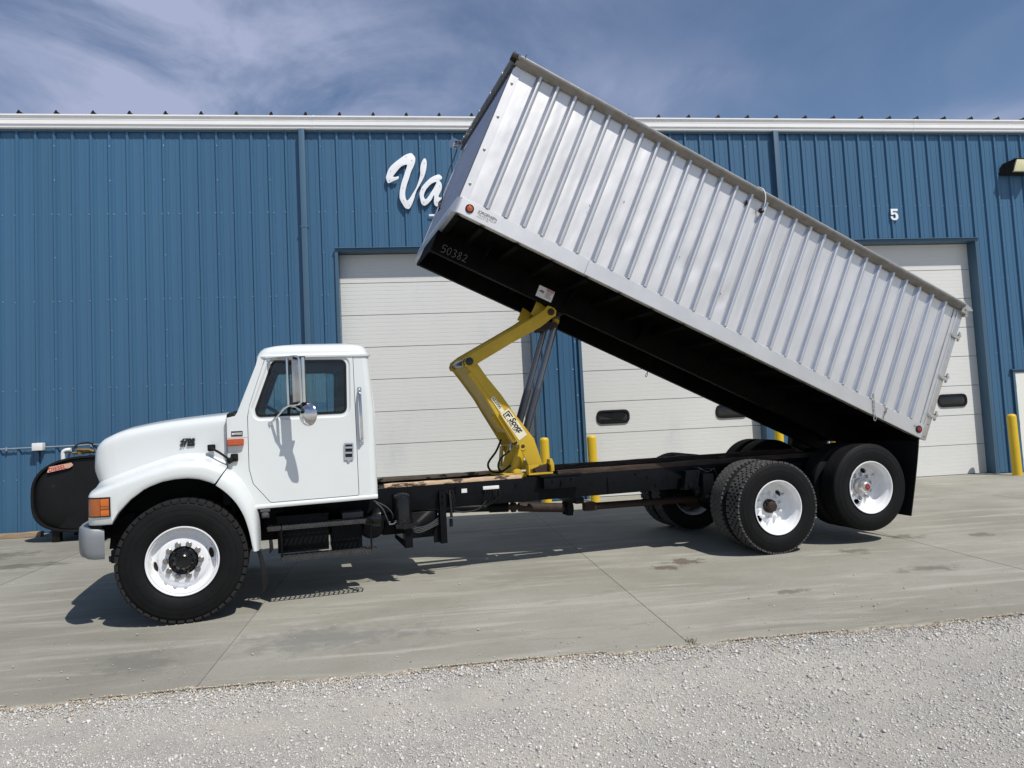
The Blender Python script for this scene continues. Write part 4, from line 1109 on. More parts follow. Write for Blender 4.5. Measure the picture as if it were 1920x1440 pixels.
# drive line
s = MB(); s.cyl((1.6, 0, 0.70), (3.25, 0, 0.615), 0.047, 20); s.cyl((3.10, 0, 0.622), (3.32, 0, 0.612), 0.058, 20); tp(s, 'drive_shaft', M['black'])
s = MB(); s.cyl((3.45, 0, 0.60), (4.0, 0, 0.548), 0.055, 20); s.cyl((4.0, 0, 0.548), (4.10, 0, 0.54), 0.03, 12); tp(s, 'drive_shaft', M['rust'])
s = MB(); s.cyl((4.30, 0, 0.535), (5.85, 0, 0.515), 0.042, 20); s.box((4.26, -.05, .49), (4.40, .05, .585)); tp(s, 'drive_shaft', M['rust'])
s = MB(); s.box((4.02, -0.09, 0.46), (4.09, 0.09, 0.64)); s.box((4.01, -0.40, 0.632), (4.11, 0.40, 0.70)); s.lathe([(0.075, .05), (.085, .02), (.085, -.02), (.075, -.05)], 20, (4.055, 0, .545), 'x'); tp(s, 'centre_bearing', M['black'], bevel=0.004)
s = MB(); s.lathe([(0.0, 0.05), (0.06, 0.05), (0.06, 0.0)], 8, (3.36, 0, 0.605), 'x'); s.bar((3.3, -.06, .61), (3.48, -.06, .6), .02, .05); s.bar((3.3, .06, .61), (3.48, .06, .6), .02, .05); tp(s, 'universal_joint', M['rust'])
for x, z, pw in ((XD, 0.513, True), (XT, 0.644, False)):
    s = MB(); s.tube([(x, -0.78, z), (x, -0.30, z), (x, -0.16, z), (x, 0.16, z), (x, 0.30, z), (x, 0.78, z)], [0.07, 0.075, 0.15 if pw else 0.07, 0.15 if pw else 0.07, 0.075, 0.07], 18)
    if pw: s.tube([(x - 0.32, 0, z + .01), (x - 0.1, 0, z), (x + 0.12, 0, z), (x + 0.2, 0, z)], [0.06, 0.2, 0.22, 0.1], 20)
    tp(s, 'axle', M['black'])
s = MB(); s.tube([(0, -0.92, 0.50), (0.02, -0.6, 0.46), (0.02, 0.6, 0.46), (0, 0.92, 0.50)], 0.06, 12); tp(s, 'axle', M['black'])
for sy in (-1, 1):
    y = 0.53 * sy
    for (xa, xb, zc, za) in ((-0.62, 0.72, 0.56, 0.66), (5.38, 6.80, 0.66, 0.76)):
        s = MB()
        for q in range(5):
            sh = q * 0.10; n = 10
            pts = [((xa + sh) + (xb - xa - 2 * sh) * k / n, 0) for k in range(n + 1)]
            mid = (xa + xb) / 2; hw = (xb - xa) / 2
            P3 = [(x, y, zc + (za - zc) * ((x - mid) / hw) ** 2 - 0.014 * q) for x, _ in pts]
            for a, b in zip(P3, P3[1:]): s.bar(a, b, 0.075, 0.012)
        s.bar(((xa + xb) / 2 - .06, y, zc + .02), ((xa + xb) / 2 - .06, y, zc - .16), .03, .11, (0, 1, 0)); s.bar(((xa + xb) / 2 + .06, y, zc + .02), ((xa + xb) / 2 + .06, y, zc - .16), .03, .11, (0, 1, 0))
        tp(s, 'leaf_spring', M['black'])
        for x in (xa, xb):
            s = MB(); s.hexa([(x - .09, y - .045, za - .05), (x + .09, y - .045, za - .05), (x + .09, y + .045, za - .05), (x - .09, y + .045, za - .05), (x - .05, y - .045, .93), (x + .14, y - .045, .93), (x + .14, y + .045, .93), (x - .05, y + .045, .93)])
            s.cyl((x, y - .06, za), (x, y + .06, za), 0.035, 12); tp(s, 'spring_hanger', M['black'], bevel=0.006)
    s = MB(); s.bar((5.45, y, .70), (5.95, y + 0.02 * sy, .50), .06, .05); s.cyl((5.95, y, .5), (6.1, y, .5), .06, 12); tp(s, 'torque_rod', M['black'])
    s = MB(); s.bar((6.8, y, .80), (7.4, y, .62), .09, .10); s.cyl((6.8, y - .06, .80), (6.8, y + .06, .80), .07, 14); tp(s, 'lift_arm', M['black'])
    s = MB(); s.tube([(7.15, y, .72), (7.15, y, .76), (7.15, y, .82), (7.15, y, .88), (7.15, y, .94)], [.09, .12, .10, .12, .09], 18); tp(s, 'air_spring', M['rubber'])
# fittings bolted to the near rail
s = MB(); s.bar((5.50, -.435, .90), (5.56, -.60, .88), .03, .03); s.box((5.52, -.62, .66), (5.66, -.50, .88)); s.cyl((5.59, -.56, .66), (5.59, -.56, .60), .05, 14)
s.tube(catmull([(5.45, -.44, .93), (5.50, -.55, .95), (5.60, -.58, .90), (5.72, -.55, .93), (5.85, -.5, .90)], 4), 0.012, 6); s.tube(catmull([(5.55, -.50, .92), (5.66, -.62, .93), (5.72, -.6, .80), (5.70, -.55, .70)], 4), 0.010, 6)
s.bar((5.6, -.55, .64), (5.86, -.52, .62), .03, .012)
tp(s, 'brake_valve', M['black'], bevel=0.003)
s = MB(); s.box((3.60, -0.520, 0.840), (4.02, -0.4305, 0.972)); s.box((3.56, -0.530, 0.9725), (4.06, -0.34, 0.988)); hexnut(s, (3.70, -.52, .93), .012, .012); hexnut(s, (3.80, -.52, .92), .012, .012); hexnut(s, (3.92, -.52, .94), .012, .012); hexnut(s, (3.80, -.52, .885), .012, .012)
tp(s, 'hoist_mount', M['black'], bevel=0.003)
s = MB(); s.box((2.92, -0.462, 0.880), (3.10, -0.432, 0.915)); tp(s, 'white_plate', M['decalwhite'], bevel=0.004)
s = MB(); s.box((2.685, -0.436, 0.862), (2.745, -0.431, 0.905)); tp(s, 'rail_tag', M['decalwhite'], smooth=0)
s = MB()
for k in range(7):
    x = 2.95 + 0.025 * k; s.tube(catmull([(x, -.45, .88), (x + random.uniform(-.03, .03), -.47, .82), (x + random.uniform(-.05, .02), -.46, .76), (2.93 + random.uniform(-.02, .04), -.45, .70)], 3), 0.0035, 5)
s.tube(catmull([(2.95, -.45, .76), (2.86, -.47, .68), (2.7, -.47, .66), (2.58, -.46, .68)], 4), .009, 6)
tp(s, 'wiring', M['rubbertrim'])
# mud flaps
s = MB(); n = 6; R_ = []
for k in range(n + 1):
    t = k / n; x = 8.085 - 0.19 * t ** 1.2; z = 1.21 - 0.94 * t
    R_.append([(x, -1.21, z), (x, -0.36, z), (x + .012, -0.36, z), (x + .012, -1.21, z)])
s.grid(R_, close=True); s.add(R_[0], [(0, 1, 2, 3)]); s.add(R_[-1], [(3, 2, 1, 0)])
mf = tp(s, 'mud_flap', M['rubbertrim'], smooth=40); c = copy_obj(mf, truck); c.location = (0, 1.57, 0)
s = MB(); R_ = []
for k in range(n + 1):
    t = k / n; x = 0.60 + 0.05 * t + 0.02 * math.sin(3 * t); z = 0.60 - 0.41 * t
    R_.append([(x, -1.13, z), (x + 0.03 * t, -0.86, z), (x + .008 + .03 * t, -0.86, z), (x + .008, -1.13, z)])
s.grid(R_, close=True); s.add(R_[0], [(0, 1, 2, 3)]); s.add(R_[-1], [(3, 2, 1, 0)])
mf = tp(s, 'mud_flap', M['rubbertrim'], smooth=40); c = copy_obj(mf, truck); c.location = (0, 2.0, 0)

# ---- under the cab ------------------------------------------------------------
def tread_step(x0, x1, y0, y1, z):
    s = MB(); s.box((x0, y0, z - 0.035), (x1, y0 + 0.006, z)); s.box((x0, y1 - .006, z - 0.035), (x1, y1, z))
    n = int((x1 - x0) / 0.045)
    for k in range(n + 1):
        x = x0 + (x1 - x0) * k / n; s.bar((x, y0 + .006, z - .008), (x + .02, (y0 + y1) / 2, z - .008), .010, .014); s.bar((x + .02, (y0 + y1) / 2, z - .008), (x, y1 - .006, z - .008), .010, .014)
    for y in (y0 + (y1 - y0) * .33, y0 + (y1 - y0) * .66): s.box((x0, y - .004, z - .016), (x1, y + .004, z - .002))
    for k in range(int((x1 - x0) / 0.032)):                      # saw-tooth grip along the front lip
        x = x0 + 0.016 + 0.032 * k; s.box((x - .009, y0 - .004, z - .022), (x + .009, y0 + .006, z + .005))
    return s
tp(tread_step(0.705, 1.605, -0.985, -0.80, 0.740), 'step', M['grate'], smooth=0)
tp(tread_step(0.815, 1.70, -0.985, -0.78, 0.447), 'step', M['grate'], smooth=0)
s = MB()
for x in (0.83, 1.66): s.bar((x, -.90, .72), (x, -.93, .42), .012, .06, (0, 1, 0))
s.box((0.82, -0.985, 0.445), (0.835, -0.80, 0.74)); tp(s, 'step_bracket', M['black'])
s = MB(); s.box((0.790, -0.86, 0.47), (1.262, -0.50, 0.800)); s.box((0.780, -0.87, 0.800), (1.27, -0.49, 0.822)); s.box((1.02, -.866, .47), (1.04, -.8605, .80)); tp(s, 'battery_box', M['black'], bevel=0.008)
s = MB(); s.box((1.29, -0.80, 0.44), (1.585, -0.46, 0.735)); tp(s, 'tool_box', M['black'], bevel=0.01)
s = MB(); s.box((1.40, -0.83, 0.745), (1.60, -0.6, 0.800)); tp(s, 'battery_cover', M['interiorgrey'], bevel=0.006)
s = MB(); s.lathe([(0.0, -0.58), (0.09, -0.58), (0.13, -0.54), (0.14, -0.48), (0.14, -0.06), (0.120, -0.020), (0.06, 0.0), (0.0, 0.004)], 36, (1.72, -0.48, 0.60), 'y-')
s.lathe([(0.142, -.20), (.145, -.19), (.145, -.16), (.142, -.15)], 36, (1.72, -0.48, 0.60), 'y-')
tp(s, 'rear_air_tank', M['black'])
s = MB(); s.tube([(1.600, -0.80, 0.712), (1.660, -0.80, 0.716), (1.705, -0.79, 0.722), (1.755, -0.78, 0.722), (1.765, -.78, .722)], [0.045, 0.058, 0.085, 0.092, 0.075], 28); s.tube([(1.575, -.80, .71), (1.60, -.80, .71)], 0.03, 12); tp(s, 'air_horn_tank', M['blackgloss'])
s = MB(); s.lathe([(0.0, 0.93), (0.05, 0.926), (0.085, 0.905), (0.098, 0.87), (0.100, 0.66), (0.108, 0.655), (0.108, 0.61), (0.090, 0.60), (0.085, 0.57), (0.0, 0.56)], 36, (2.015, -0.60, 0.0), 'z'); s.box((1.93, -.72, .585), (2.12, -.5, .625)); s.cyl((2.02, -.70, .60), (2.02, -.735, .60), .03, 14); s.cyl((2.10, -.66, .61), (2.16, -.66, .615), .018, 10)
tp(s, 'air_drier', M['blackgloss'])
s = MB(); s.box((2.03, -.66, .37), (2.105, -.648, .56)); s.box((2.03, -.648, .37), (2.04, -.46, .60)); s.add([(1.94, -.52, .46), (2.03, -.66, .37), (2.03, -.66, .44), (1.94, -.52, .50), (1.95, -.51, .46), (2.04, -.65, .37), (2.04, -.65, .44), (1.95, -.51, .50)], [(0, 1, 2, 3), (7, 6, 5, 4), (0, 4, 5, 1), (1, 5, 6, 2), (2, 6, 7, 3), (3, 7, 4, 0)]); tp(s, 'drier_bracket', M['black'], bevel=0.003)
for x in (2.428,):
    s = MB(); s.box((x, -.500, .352), (x + .068, -.490, .905)); s.box((x, -.490, .352), (x + .010, -.432, .905)); s.box((x + .058, -.490, .352), (x + .068, -.432, .905)); hexnut(s, (x + .034, -.50, .86), .012, .012); hexnut(s, (x + .034, -.50, .79), .012, .012); tp(s, 'frame_post', M['black'], bevel=0.003)
s = MB(); s.add([(2.36, -.44, .36), (2.43, -.44, .36), (2.43, -.44, .70), (2.36, -.44, .44), (2.36, -.43, .36), (2.43, -.43, .36), (2.43, -.43, .70), (2.36, -.43, .44)], [(0, 1, 2, 3), (7, 6, 5, 4), (0, 4, 5, 1), (1, 5, 6, 2), (2, 6, 7, 3), (3, 7, 4, 0)]); tp(s, 'post_gusset', M['black'])
s = MB()
for q in range(4):
    s.tube(catmull([(2.06 + .01 * q, -.52 + .02 * q, .60 - .02 * q), (2.18, -.50, .545 - .018 * q), (2.30, -.48, .56 - .015 * q), (2.42, -.46, .62 - .02 * q)], 4), 0.0045, 6)
s.tube(catmull([(1.74, -.72, .86), (1.80, -.74, .80), (1.84, -.72, .70), (1.87, -.66, .63)], 4), .007, 6); s.tube(catmull([(1.72, -.70, .88), (1.83, -.70, .82), (1.90, -.66, .74), (1.92, -.60, .66)], 4), .006, 6)
tp(s, 'air_line', M['interiorgrey'])
s = MB()
for x, z in ((1.865, .645), (1.925, .648), (1.965, .645)): s.cyl((x, -.66, z), (x + .02, -.67, z), .013, 10)
s.cyl((1.87, -.66, .625), (1.95, -.66, .632), .006, 8); s.cyl((1.945, -.64, .64), (1.945, -.64, .87), .010, 8)
tp(s, 'air_fitting', M['chrome'])
s = MB(); s.box((2.12, -.42, .42), (2.42, .42, .70)); s.box((1.82, -.42, .48), (2.12, .42, .70)); s.tube([(1.1, 0, .70), (1.6, 0, .70), (1.85, 0, .70)], [.24, .20, .12], 20); tp(s, 'transmission', M['black'], bevel=0.02)
s = MB(); s.bar((2.55, -.44, .90), (2.55, -.50, .62), .02, .05); s.cyl((2.55, -.47, .60), (2.55, -.47, .52), .02, 10)
for q in range(3): s.tube(catmull([(2.52 + .03 * q, -.44, .90), (2.56 + .02 * q, -.48, .80), (2.58, -.47, .72 - .03 * q)], 3), .005, 5)
tp(s, 'brake_hose', M['rubbertrim'])
s = MB(); s.box((-0.55, -0.50, 0.55), (1.05, 0.50, 1.42)); s.box((0.40, -0.96, 0.80), (0.43, 0.96, 1.42)); s.box((0.33, -1.0, 0.98), (0.40, -0.52, 1.30)); s.box((-0.60, -0.60, 0.95), (0.45, -0.50, 1.60)); s.box((-0.60, 0.50, 0.95), (0.45, 0.60, 1.60)); tp(s, 'engine_bay', M['interior'], bevel=0.01)
s = MB(); s.box((0.648, -1.03, 0.895), (0.735, -.94, .918)); s.lathe([(.0, .028), (.026, .024), (.034, .010), (.036, 0)], 24, (0.692, -1.0, 0.872)); s.box((.66, -1.0, .835), (.725, -.95, .90)); tp(s, 'step_light', M['interiorgrey'], bevel=0.003)
# ---- cab ----------------------------------------------------------------------
def yside(z): return 1.020 - (z - 0.95) * 0.045
DOOR = rounded([(0.742, 2.338), (1.545, 2.334), (1.549, 0.984), (0.745, 0.978), (0.598, 1.160), (0.566, 1.300), (0.566, 1.780), (0.585, 1.880)], [0.03, 0.02, 0.015, 0.03, 0.06, 0.05, 0.1, 0.05], 4)
WIN = rounded([(0.805, 2.293), (1.474, 2.287), (1.462, 1.783), (0.652, 1.783), (0.640, 1.850)], [0.05, 0.055, 0.06, 0.06, 0.03], 6)
XREAR = [(0.94, 1.738), (1.80, 1.738), (2.34, 1.700)]
FIXED = [(0.378, 1.21), (0.55, 0.930), (1.663, 0.943), (1.663, 1.80), (1.625, 2.336), (0.672, 2.338), (0.602, 2.102), (0.517, 1.881), (0.453, 1.794), (0.378, 1.779)]
glass_parts = []
for sy in (-1, 1):
    P = lambda x, z, d: (x, sy * (yside(z) - d), z)              # d: depth in from the skin
    fn = lambda a, b, t: P(a, b, t)
    s = MB(); s.prism(FIXED, fn, 0.0, 0.030, 0, [grow(DOOR, 0.0055)])
    rows = []
    for z in (0.940, 1.2, 1.5, 1.8, 2.07, 2.338):               # rounded rear corner and back edge
        xr = interp(z, XREAR); y = yside(z)
        rows.append([(xr - 0.075 + 0.075 * math.sin(a), sy * (y - 0.075 + 0.075 * math.cos(a)), z) for a in [PI / 2 * k / 7 for k in range(8)]] + [(xr, sy * (y - 0.12), z)])
    s.grid(rows)
    R_ = []                                                       # rolled sill lip
    for x, zo in ((0.56, .930), (1.0, .936), (1.4, .940), (1.66, .943), (1.728, .944)):
        yo = yside(.95)
        R_.append([(x, sy * (yo + .001), zo + .034), (x, sy * (yo + .010), zo + .024), (x, sy * (yo + .013), zo + .008), (x, sy * (yo + .006), zo - .006), (x, sy * (yo - .02), zo - .010), (x, sy * (yo - .10), zo - .008)])
    s.grid(R_); s.add(R_[-1], [tuple(range(6))])
    cs = tp(s, 'cab_side', M['white'], bevel=0.0, smooth=38)
    # door with a pressed frame round the glass
    s = MB()
    r1, r2 = grow(WIN, 0.046), grow(WIN, 0.030)
    s.prism(DOOR, fn, -0.003, 0.026, 0, [r1])
    s.grid([[P(x, z, -0.003) for x, z in r1], [P(x, z, 0.004) for x, z in grow(WIN, .036)], [P(x, z, 0.009) for x, z in r2], [P(x, z, 0.0095) for x, z in WIN], [P(x, z, 0.03) for x, z in WIN]], close=True)
    d = tp(s, 'cab_door', M['white'], smooth=30)
    s = MB(); s.prism(grow(WIN, 0.010), fn, 0.005, 0.016, 0, [grow(WIN, -0.014)]); s.prism([(0.920, 1.772), (0.945, 1.772), (0.945, 2.292), (0.920, 2.292)], fn, 0.006, 0.022)
    s.build('window_seal', M['rubbertrim'], d, smooth=0)
    s = MB(); s.prism(grow(WIN, -0.006), fn, 0.0165, 0.0205)
    s.build('window', M['glass'], d, smooth=0)
    # pull latch in its recess
    s = MB(); s.prism(rounded([(1.424, 1.326), (1.512, 1.322), (1.518, 1.484), (1.430, 1.488)], 0.012), fn, -0.016, 0.0, 0, [rounded([(1.436, 1.352), (1.502, 1.350), (1.507, 1.472), (1.441, 1.474)], 0.008)])
    s.prism([(1.440, 1.436), (1.506, 1.434), (1.507, 1.452), (1.441, 1.454)], fn, -0.020, -0.006); s.prism([(1.438, 1.386), (1.504, 1.384), (1.505, 1.402), (1.439, 1.404)], fn, -0.020, -0.006)
    s.prism(rounded([(1.435, 1.350), (1.503, 1.348), (1.508, 1.474), (1.440, 1.476)], 0.008), fn, -0.008, -0.002, 1)
    s.prism(arc(1.468, 1.322, .016, 0, 2 * PI - .4, 9), fn, -0.018, -0.002)
    s.build('door_handle', [M['chrome'], M['blackgloss']], d, smooth=30)
    s = MB(); yh = -0.058
    s.tube([P(1.595, 1.998, -0.004), P(1.594, 1.985, -0.03), P(1.594, 1.955, yh), P(1.596, 1.75, yh - .004), P(1.598, 1.53, yh), P(1.599, 1.505, -0.03), P(1.600, 1.492, -0.004)], 0.0135, 12)
    for z in (2.000, 1.488): s.prism(rounded([(1.578, z - .022), (1.616, z - .022), (1.616, z + .022), (1.578, z + .022)], .01), fn, -.006, 0.0)
    tp(s, 'grab_handle', M['chrome'])
    s = MB(); s.prism(rounded([(0.380, 1.520), (0.526, 1.520), (0.528, 1.582), (0.382, 1.582)], 0.014), fn, -0.040, 0.0); s.prism(rounded([(0.388, 1.528), (0.518, 1.528), (0.520, 1.574), (0.390, 1.574)], 0.012), fn, -0.048, -0.038)
    ml = tp(s, 'marker_lamp', M['orange'], bevel=0.004)
    s = MB(); s.prism([(0.416, 1.606), (0.516, 1.605), (0.517, 1.652), (0.417, 1.653)], fn, -0.004, 0.0)
    em = tp(s, 'maker_plate', M['ink'], smooth=0)
    if sy < 0:
        s = MB()
        for xx, w in ((.426, .082),):
            s.prism([(0.418, 1.620), (0.515, 1.619), (0.505, 1.628), (0.515, 1.637), (0.418, 1.638), (0.428, 1.629)], fn, -0.0052, -0.0041)
        s.build('plate_band', M['decalwhite'], em, smooth=0)
        text('maker_name', 'INTERNATIONAL', 0.0105, M['ink'], em, frame((0.436, -(yside(1.626) + .0056), 1.6235), (1, 0, 0), (0, -.045 * -1, 1)), 0.0003, bold=0.0006)
    # body seam between cowl and the lower quarter
    s = MB(); s.prism([(0.380, 1.5900), (0.560, 1.5895), (0.560, 1.5925), (0.380, 1.5930)], fn, -0.0008, 0.002); tp(s, 'cowl_seam', M['doorgrey'], smooth=0)
# cowl top, windscreen frame, roof, back wall, floor
s = MB()
s.hexa([(0.375, -.955, 1.60), (0.52, -.955, 1.60), (0.52, .955, 1.60), (0.375, .955, 1.60), (0.375, -.95, 1.775), (0.47, -.95, 1.792), (0.47, .95, 1.792), (0.375, .95, 1.775)])
for sy in (-1, 1):
    s.hexa([(0.458, sy * .955, 1.794), (0.56, sy * .955, 1.794), (0.56, sy * .93, 1.794), (0.458, sy * .93, 1.794), (0.677, sy * .930, 2.335), (0.76, sy * .930, 2.335), (0.76, sy * .90, 2.335), (0.677, sy * .90, 2.335)])
s.hexa([(0.655, -.92, 2.27), (0.76, -.92, 2.27), (0.76, .92, 2.27), (0.655, .92, 2.27), (0.678, -.92, 2.335), (0.76, -.92, 2.335), (0.76, .92, 2.335), (0.678, .92, 2.335)])
tp(s, 'windscreen_frame', M['white'], bevel=0.004)
s = MB(); s.hexa([(0.468, -.93, 1.79), (0.476, -.93, 1.79), (0.476, .93, 1.79), (0.468, .93, 1.79), (0.660, -.92, 2.275), (0.668, -.92, 2.275), (0.668, .92, 2.275), (0.660, .92, 2.275)]); tp(s, 'windscreen', M['glass'], smooth=0)
s = MB()
rows = []
def ring(x0, x1, w, z, r, n=7):
    pts = []
    for cx, cy, a0 in ((x1 - r, w - r, 0), (x0 + r, w - r, PI / 2), (x0 + r, -w + r, PI), (x1 - r, -w + r, 1.5 * PI)):
        for k in range(n + 1):
            a = a0 + PI / 2 * k / n; pts.append((cx + r * math.cos(a), cy + r * math.sin(a), z))
    return pts
for x0, x1, w, z, r in [(0.74, 1.62, 0.88, 2.318, .06), (0.66, 1.705, 0.958, 2.318, .08), (0.655, 1.720, 0.972, 2.326, .09), (0.655, 1.722, 0.974, 2.342, .09), (0.664, 1.704, 0.966, 2.350, .09), (0.672, 1.694, 0.962, 2.372, .10),
                        (0.690, 1.686, 0.955, 2.400, .11), (0.722, 1.668, 0.935, 2.428, .12), (0.80, 1.635, 0.89, 2.450, .13), (0.93, 1.56, 0.78, 2.470, .15), (1.1, 1.45, 0.4, 2.482, .15)]:
    rows.append(ring(x0, x1, w, z, r))
s.grid(rows, close=True); s.add(rows[-1], [tuple(range(len(rows[-1])))])
tp(s, 'roof', M['white'], smooth=50)
s = MB(); YZ = lambda a, b, t: (interp(b, XREAR) - t, a, b)
s.prism([(-.93, .94), (.93, .94), (.93, 1.8), (.89, 2.335), (-.89, 2.335), (-.93, 1.8)], YZ, 0.0, 0.03, 0, [rounded([(-.55, 1.80), (.55, 1.80), (.55, 2.18), (-.55, 2.18)], .06)])
tp(s, 'cab_back', M['white'], smooth=30)
s = MB(); s.prism(rounded([(-.545, 1.805), (.545, 1.805), (.545, 2.175), (-.545, 2.175)], .06), YZ, 0.010, 0.014); tp(s, 'rear_window', M['glass'], smooth=0)
s = MB(); s.box((0.46, -.96, 0.98), (1.70, .96, 1.02)); s.box((0.43, -.95, 1.0), (0.46, .95, 1.78))
tp(s, 'cab_floor', M['interior'], smooth=0)
s = MB(); s.hexa([(0.47, -.93, 1.52), (0.80, -.93, 1.50), (0.80, .93, 1.50), (0.47, .93, 1.52), (0.48, -.93, 1.788), (0.72, -.93, 1.80), (0.72, .93, 1.80), (0.48, .93, 1.788)]); tp(s, 'dashboard', M['interior'], bevel=0.02)
s = MB(); s.box((0.74, -.90, 2.29), (1.62, .90, 2.315)); s.box((1.66, -.92, 1.05), (1.685, .92, 1.79))
for sy in (-1, 1):
    s.box((1.50, min(sy * .93, sy * .95), 1.1), (1.66, max(sy * .93, sy * .95), 2.30)); 
tp(s, 'headliner', M['interiorgrey'], bevel=0.004)
for y in (-.52, .50):
    s = MB(); s.box((1.02, y - .26, 1.05), (1.55, y + .26, 1.42)); s.hexa([(1.44, y - .25, 1.42), (1.58, y - .25, 1.42), (1.58, y + .25, 1.42), (1.44, y + .25, 1.42), (1.52, y - .24, 1.90), (1.63, y - .24, 1.90), (1.63, y + .24, 1.90), (1.52, y + .24, 1.90)])
    tp(s, 'seat', M['interior'], bevel=0.03)
s = MB()
c = Vector((0.90, -.52, 1.76)); nrm = Vector((0.55, 0, 0.83)).normalized(); a_ = Vector((0, 1, 0)); b_ = nrm.cross(a_)
s.tube([c + (a_ * math.cos(t) + b_ * math.sin(t)) * .22 for t in [2 * PI * k / 36 for k in range(37)]], 0.016, 8, caps=False)
for t in (0.3, PI - .3, -PI / 2): s.tube([c - nrm * .03, c + (a_ * math.cos(t) + b_ * math.sin(t)) * .21], 0.012, 6)
s.tube([c - nrm * .03, c - nrm * .32], 0.03, 10); tp(s, 'steering_wheel', M['interior'])
s = MB(); s.box((0.735, 0.90, 1.93), (0.739, 0.96, 2.05)); 
s = MB(); s.add([(0.905, 0.925, 1.90), (0.98, 0.925, 1.90), (0.975, 0.923, 2.03), (0.905, 0.923, 2.03), (0.905, 0.927, 1.90), (0.98, 0.927, 1.90), (0.975, 0.925, 2.03), (0.905, 0.925, 2.03)], [(0, 1, 2, 3), (7, 6, 5, 4), (0, 4, 5, 1), (1, 5, 6, 2), (2, 6, 7, 3), (3, 7, 4, 0)]); tp(s, 'window_sticker', M['decalwhite'], smooth=0)
s = MB(); s.tube([(0.405, -.86, 1.785), (0.43, -.80, 1.83), (0.46, -.45, 1.835)], 0.010, 6); s.bar((0.45, -.70, 1.835), (0.462, -.15, 1.84), .012, .02); s.box((.395, -.93, 1.776), (.44, -.86, 1.80)); tp(s, 'wiper', M['rubbertrim'])

# ---- hood --------------------------------------------------------------------
ZT = [(-.79, 1.500), (-.775, 1.556), (-.74, 1.602), (-.69, 1.640), (-.6, 1.682), (-.5, 1.714), (-.3, 1.750), (-.1, 1.775), (.1, 1.793), (.375, 1.813)]
YS = [(-.79, .655), (-.775, .715), (-.74, .765), (-.69, .795), (-.6, .815), (-.2, .86), (.1, .905), (.375, .955)]
ZC = [(-.755, 1.202), (-.714, 1.216), (-.533, 1.281), (-.293, 1.361), (-.089, 1.418), (.034, 1.432), (.2, 1.418), (.366, 1.344), (.375, 1.338)]
ZA = [(-.5551, .905), (-.555, .908), (-.502, 1.000), (-.406, 1.104), (-.285, 1.195), (-.156, 1.242), (-.043, 1.259), (.063, 1.260), (.161, 1.242), (.251, 1.204), (.283, 1.180), (.375, 1.105)]
YF = [(-.755, 1.075), (-.735, 1.118), (-.70, 1.146), (-.64, 1.162), (-.5, 1.172), (0.0, 1.176), (.2, 1.17), (.375, 1.15)]
def hood_section(xo, xi):
    """half section, centre outwards; xi for the nose, xo for the fender"""
    zt, ys = interp(xi, ZT), interp(xi, YS)
    zc, za, yf = interp(xo, ZC), interp(xo, ZA), interp(xo, YF)
    zc2 = max(zc, za + 0.06)
    h = [(xi, 0, zt + .030), (xi, ys * .5, zt + .024), (xi, ys - .17, zt + .006), (xi, ys - .07, zt - .006), (xi, ys - .018, zt - .040), (xi, ys, zt - .085), (xi, ys + .003, (zt - .085) * .55 + (zc + .06) * .45)]
    f = [(xo, ys + .010, zc + .040), (xo, ys * .68 + yf * .32, zc + .004), (xo, ys * .25 + yf * .75, zc - .018), (xo, yf - .020, zc2 - .046), (xo, yf - .002, zc2 - .080), (xo, yf, (zc2 - .080) * .5 + (za + .014) * .5), (xo, yf, za + .014), (xo, yf - .010, za), (xo, yf - .06, za + .002)]
    P = h + f
    # blend the nose into the fender line
    zcut = interp(xo, [(0.277, 1.195), (0.375, 1.325)]) if xo > 0.277 else None
    sm = catmull([Vector(p) for p in P[:8]], 3)[:-1] + [Vector(p) for p in catmull([Vector(p) for p in P[7:13]], 3)] + [Vector(p) for p in P[13:]]
    if zcut is not None:
        out = []; cut = None
        for i, p in enumerate(sm):
            if cut is None and i and p.z < zcut:
                q = sm[i - 1]; t = (q.z - zcut) / max(1e-9, q.z - p.z); cut = q.lerp(p, t)
            if cut is None: out.append(p)
            else: out.append(cut + Vector((0, -0.03 * (len(sm) - i < 2), 0)))
        sm = out
    return sm
st = [.3745, .36, .34, .32, .30, .28, .265, .24, .2, .15, .1, .05, 0, -.05, -.1, -.15, -.2, -.25, -.3, -.35, -.4, -.44, -.47, -.5, -.52, -.54, -.5549, -.5552, -.58, -.62, -.66, -.69, -.71, -.725, -.738, -.748, -.755]
s = MB(); rows = []
for xo in st:
    t = (.3745 - xo) / (.3745 + .755); xi = .3745 - t * (.3745 + .79)
    half = hood_section(xo, xi)
    rows.append([(p.x, -p.y, p.z) for p in reversed(half)] + [(p.x, p.y, p.z) for p in half[1:]])
s.grid(rows); n = len(rows[-1]); c0 = (-0.74, 0, 1.2)
s.add(list(rows[-1]) + [c0], [(i, i + 1, n) for i in range(n - 1)] + [(n - 1, 0, n)])
tp(s, 'hood', M['white'], smooth=50)
